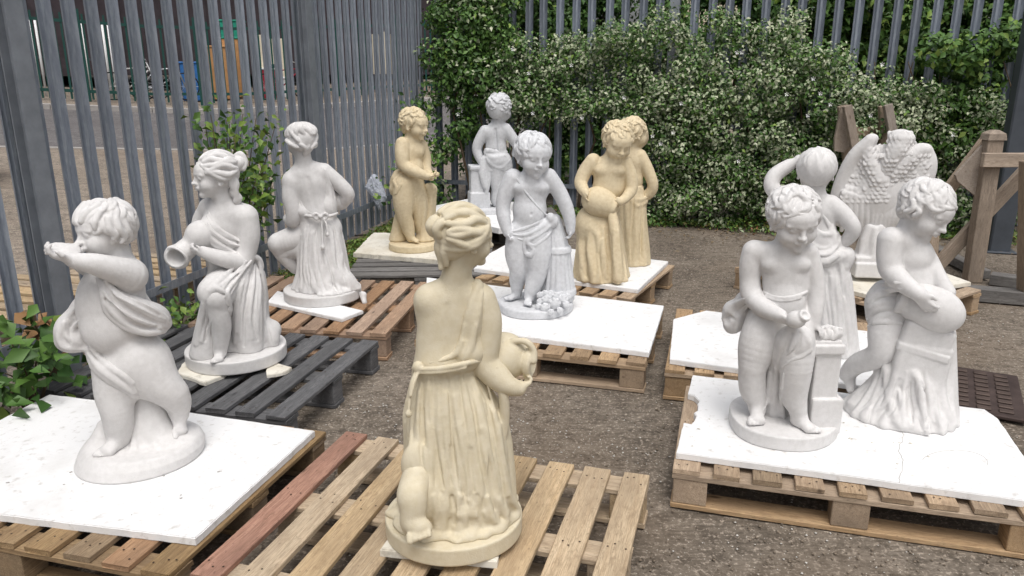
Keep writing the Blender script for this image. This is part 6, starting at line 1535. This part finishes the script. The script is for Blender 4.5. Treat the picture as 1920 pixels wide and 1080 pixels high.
# left trestle behind the eagle
b2=unz(1640,450,0); yb=float(b2[1]); base=np.array([b2[0],b2[1],0]); e=empty('trestle',(b2[0],b2[1],0),0,'brown timber trestle with two leaning uprights behind the eagle statue','trestle')
post_bar(e,'upright',rel(W3(1606,470,yb+.2)),rel(W3(1580,198,yb+.1)),.09,.05)
post_bar(e,'upright',rel(W3(1640,470,yb-.1)),rel(W3(1588,198,yb)),.075,.055,'ply')
post_bar(e,'upright',rel(W3(1660,470,yb+.2)),rel(W3(1656,198,yb+.1)),.08,.05)
post_bar(e,'upright',rel(W3(1712,470,yb-.1)),rel(W3(1664,196,yb)),.075,.055,'ply')
post_bar(e,'rail',rel(W3(1590,248,yb+.16)),rel(W3(1668,245,yb+.16)),.05,.085,up=(0,0,1))
qa=[rel(W3(x,y,yb+.06)) for x,y in [(1578,200),(1592,235),(1592,275),(1582,286),(1565,283),(1565,262)]]; n=len(qa); bd=MB()
bd.add([tuple(p) for p in qa]+[(p[0],p[1]+.03,p[2]) for p in qa],[tuple(range(n)),tuple(range(n,2*n))[::-1]]+[(i,(i+1)%n,n+(i+1)%n,n+i)[::-1] for i in range(n)]); bd.build('board',M['ply'],e)
# ================================================================ LOOSE THINGS
# crumpled plastic bag caught on the fence
c=fp(707,360,.10); e=empty('plastic_bag',c,0,'crumpled pale blue plastic bag caught on the left fence behind the yellow boy','bag')
bm=bmesh.new(); bmesh.ops.create_icosphere(bm,subdivisions=5,radius=1); rg2=random.Random(2)
from mathutils import noise as mn
for v in bm.verts:
    p=v.co.copy(); f=mn.ridged_multi_fractal(p*1.6,1,2,4,1,2) if hasattr(mn,'ridged_multi_fractal') else 1
    r=1+.22*(f-1)*.5+.15*mn.noise(p*3.1)+.10*mn.noise(p*7); top_=1-.35*max(0,-p.z)-.25*max(0,p.x*.5)
    v.co=Vector((p.x*.105*r*(1-.55*abs(p.z))*top_,p.y*.045*r,p.z*.15*r-.05*p.x))
me=bpy.data.meshes.new('bag'); bm.to_mesh(me); bm.free(); t=NT('pale_blue_plastic_film',.25,.5); n_=t.noise(t.map((1,1,1)),30,4,.6); t.col(t.ramp(n_,[(.3,(.48,.52,.62)),(.7,(.72,.76,.84))])); t.b.inputs['Transmission Weight'].default_value=.15; t.bump(t.noise(t.map((1,1,1)),60,3,.6,1.5),.8,.01); me.materials.append(t.m); o=link('film',me,e)
for f in me.polygons: f.use_smooth=False
# drain cover behind the jug boy's board
c=unz(1800,735,.0); e=empty('drain_cover',(c[0],c[1],.012),-.5,'dark rusty drain cover on the ground behind the jug boy board','drain cover')
m=MB(); m.box((-.26,-.30,0),(.26,.30,.018),b=.004); m.build('frame',M['drain'] if 'drain' in M else m_plain('rusty_dark_iron',(.07,.05,.045),.7,.3,.4,12,.4),e)
m=MB()
for i in range(9):
    for j in range(5): m.box((-.21+j*.09,-.26+i*.06,.0185),(-.15+j*.09,-.225+i*.06,.026),b=.003)
tag(m.build('tread',m_plain('worn_iron_tread',(.09,.065,.055),.6,.3,.3,12),e))
# long dark timber lying behind the P8 pallet

# crack and pencilled arc on the right foreground board
def mark(name,pts,r,mat,z,label=None,parent=None):
    m=MB(); P=[unz(x,y,z) for x,y in pts]
    m.tube([(p[0],p[1],p[2]) for p in P],r,5); return m,P
M['crack']=m_plain('grey_crack',(.42,.40,.38),.9,0,.2)
bd_=[o for o in COL.objects if o.get('label','').startswith('chipped white board')][0]
rr=random.Random(9)
ck=[(1690+rr.uniform(-2.2,2.2)+4*math.sin(i*.5),803+i*4.25) for i in range(25)]
for nm,pts,r in (('crack',ck,.0011),('pencil_arc',[(1790+62*math.cos(a),868+24*math.sin(a)) for a in np.linspace(-2.9,.25,26)],.0008)):
    m,P=mark(nm,pts,r,None,BZ+.0004); o=m.build(nm,M['crack'],bd_); o.location=tuple(-np.array(bd_.location))
# crumbs and dirt on the boards
def crumbs(n,z,regs,mat,size,seed):
    rg=np.random.default_rng(seed); V=[];F=[]; base=np.array([(1,0,0),(-1,0,0),(0,1,0),(0,-1,0),(0,0,1),(0,0,-1)],float); tri=[(4,0,2),(4,2,1),(4,1,3),(4,3,0),(5,2,0),(5,1,2),(5,3,1),(5,0,3)]
    for k in range(n):
        c=regs[rg.integers(len(regs))]; X=unz(c[0]+rg.normal()*c[2],c[1]+rg.normal()*c[3],z); s=size*rg.uniform(.3,1)**2*1.5; q=base*s*rg.uniform(.4,1.5,(6,1))*np.array([1.3,1,.35])+np.array([X[0],X[1],z+s*.15]); F+=[tuple(len(V)+i for i in t) for t in tri]; V+=list(q)
    tag(link('crumbs',npmesh('crumbs',np.array(V),np.array(F),mat)),kind='stuff')
crumbs(60,BZ,[(1570,800,30,8),(1700,850,50,20),(1640,830,40,10),(1330,800,30,20)],M['foamd'],.0045,1)
crumbs(26,BZ,[(90,880,50,30),(180,900,60,30),(300,930,60,20),(420,870,60,20)],M['crack'],.004,2)
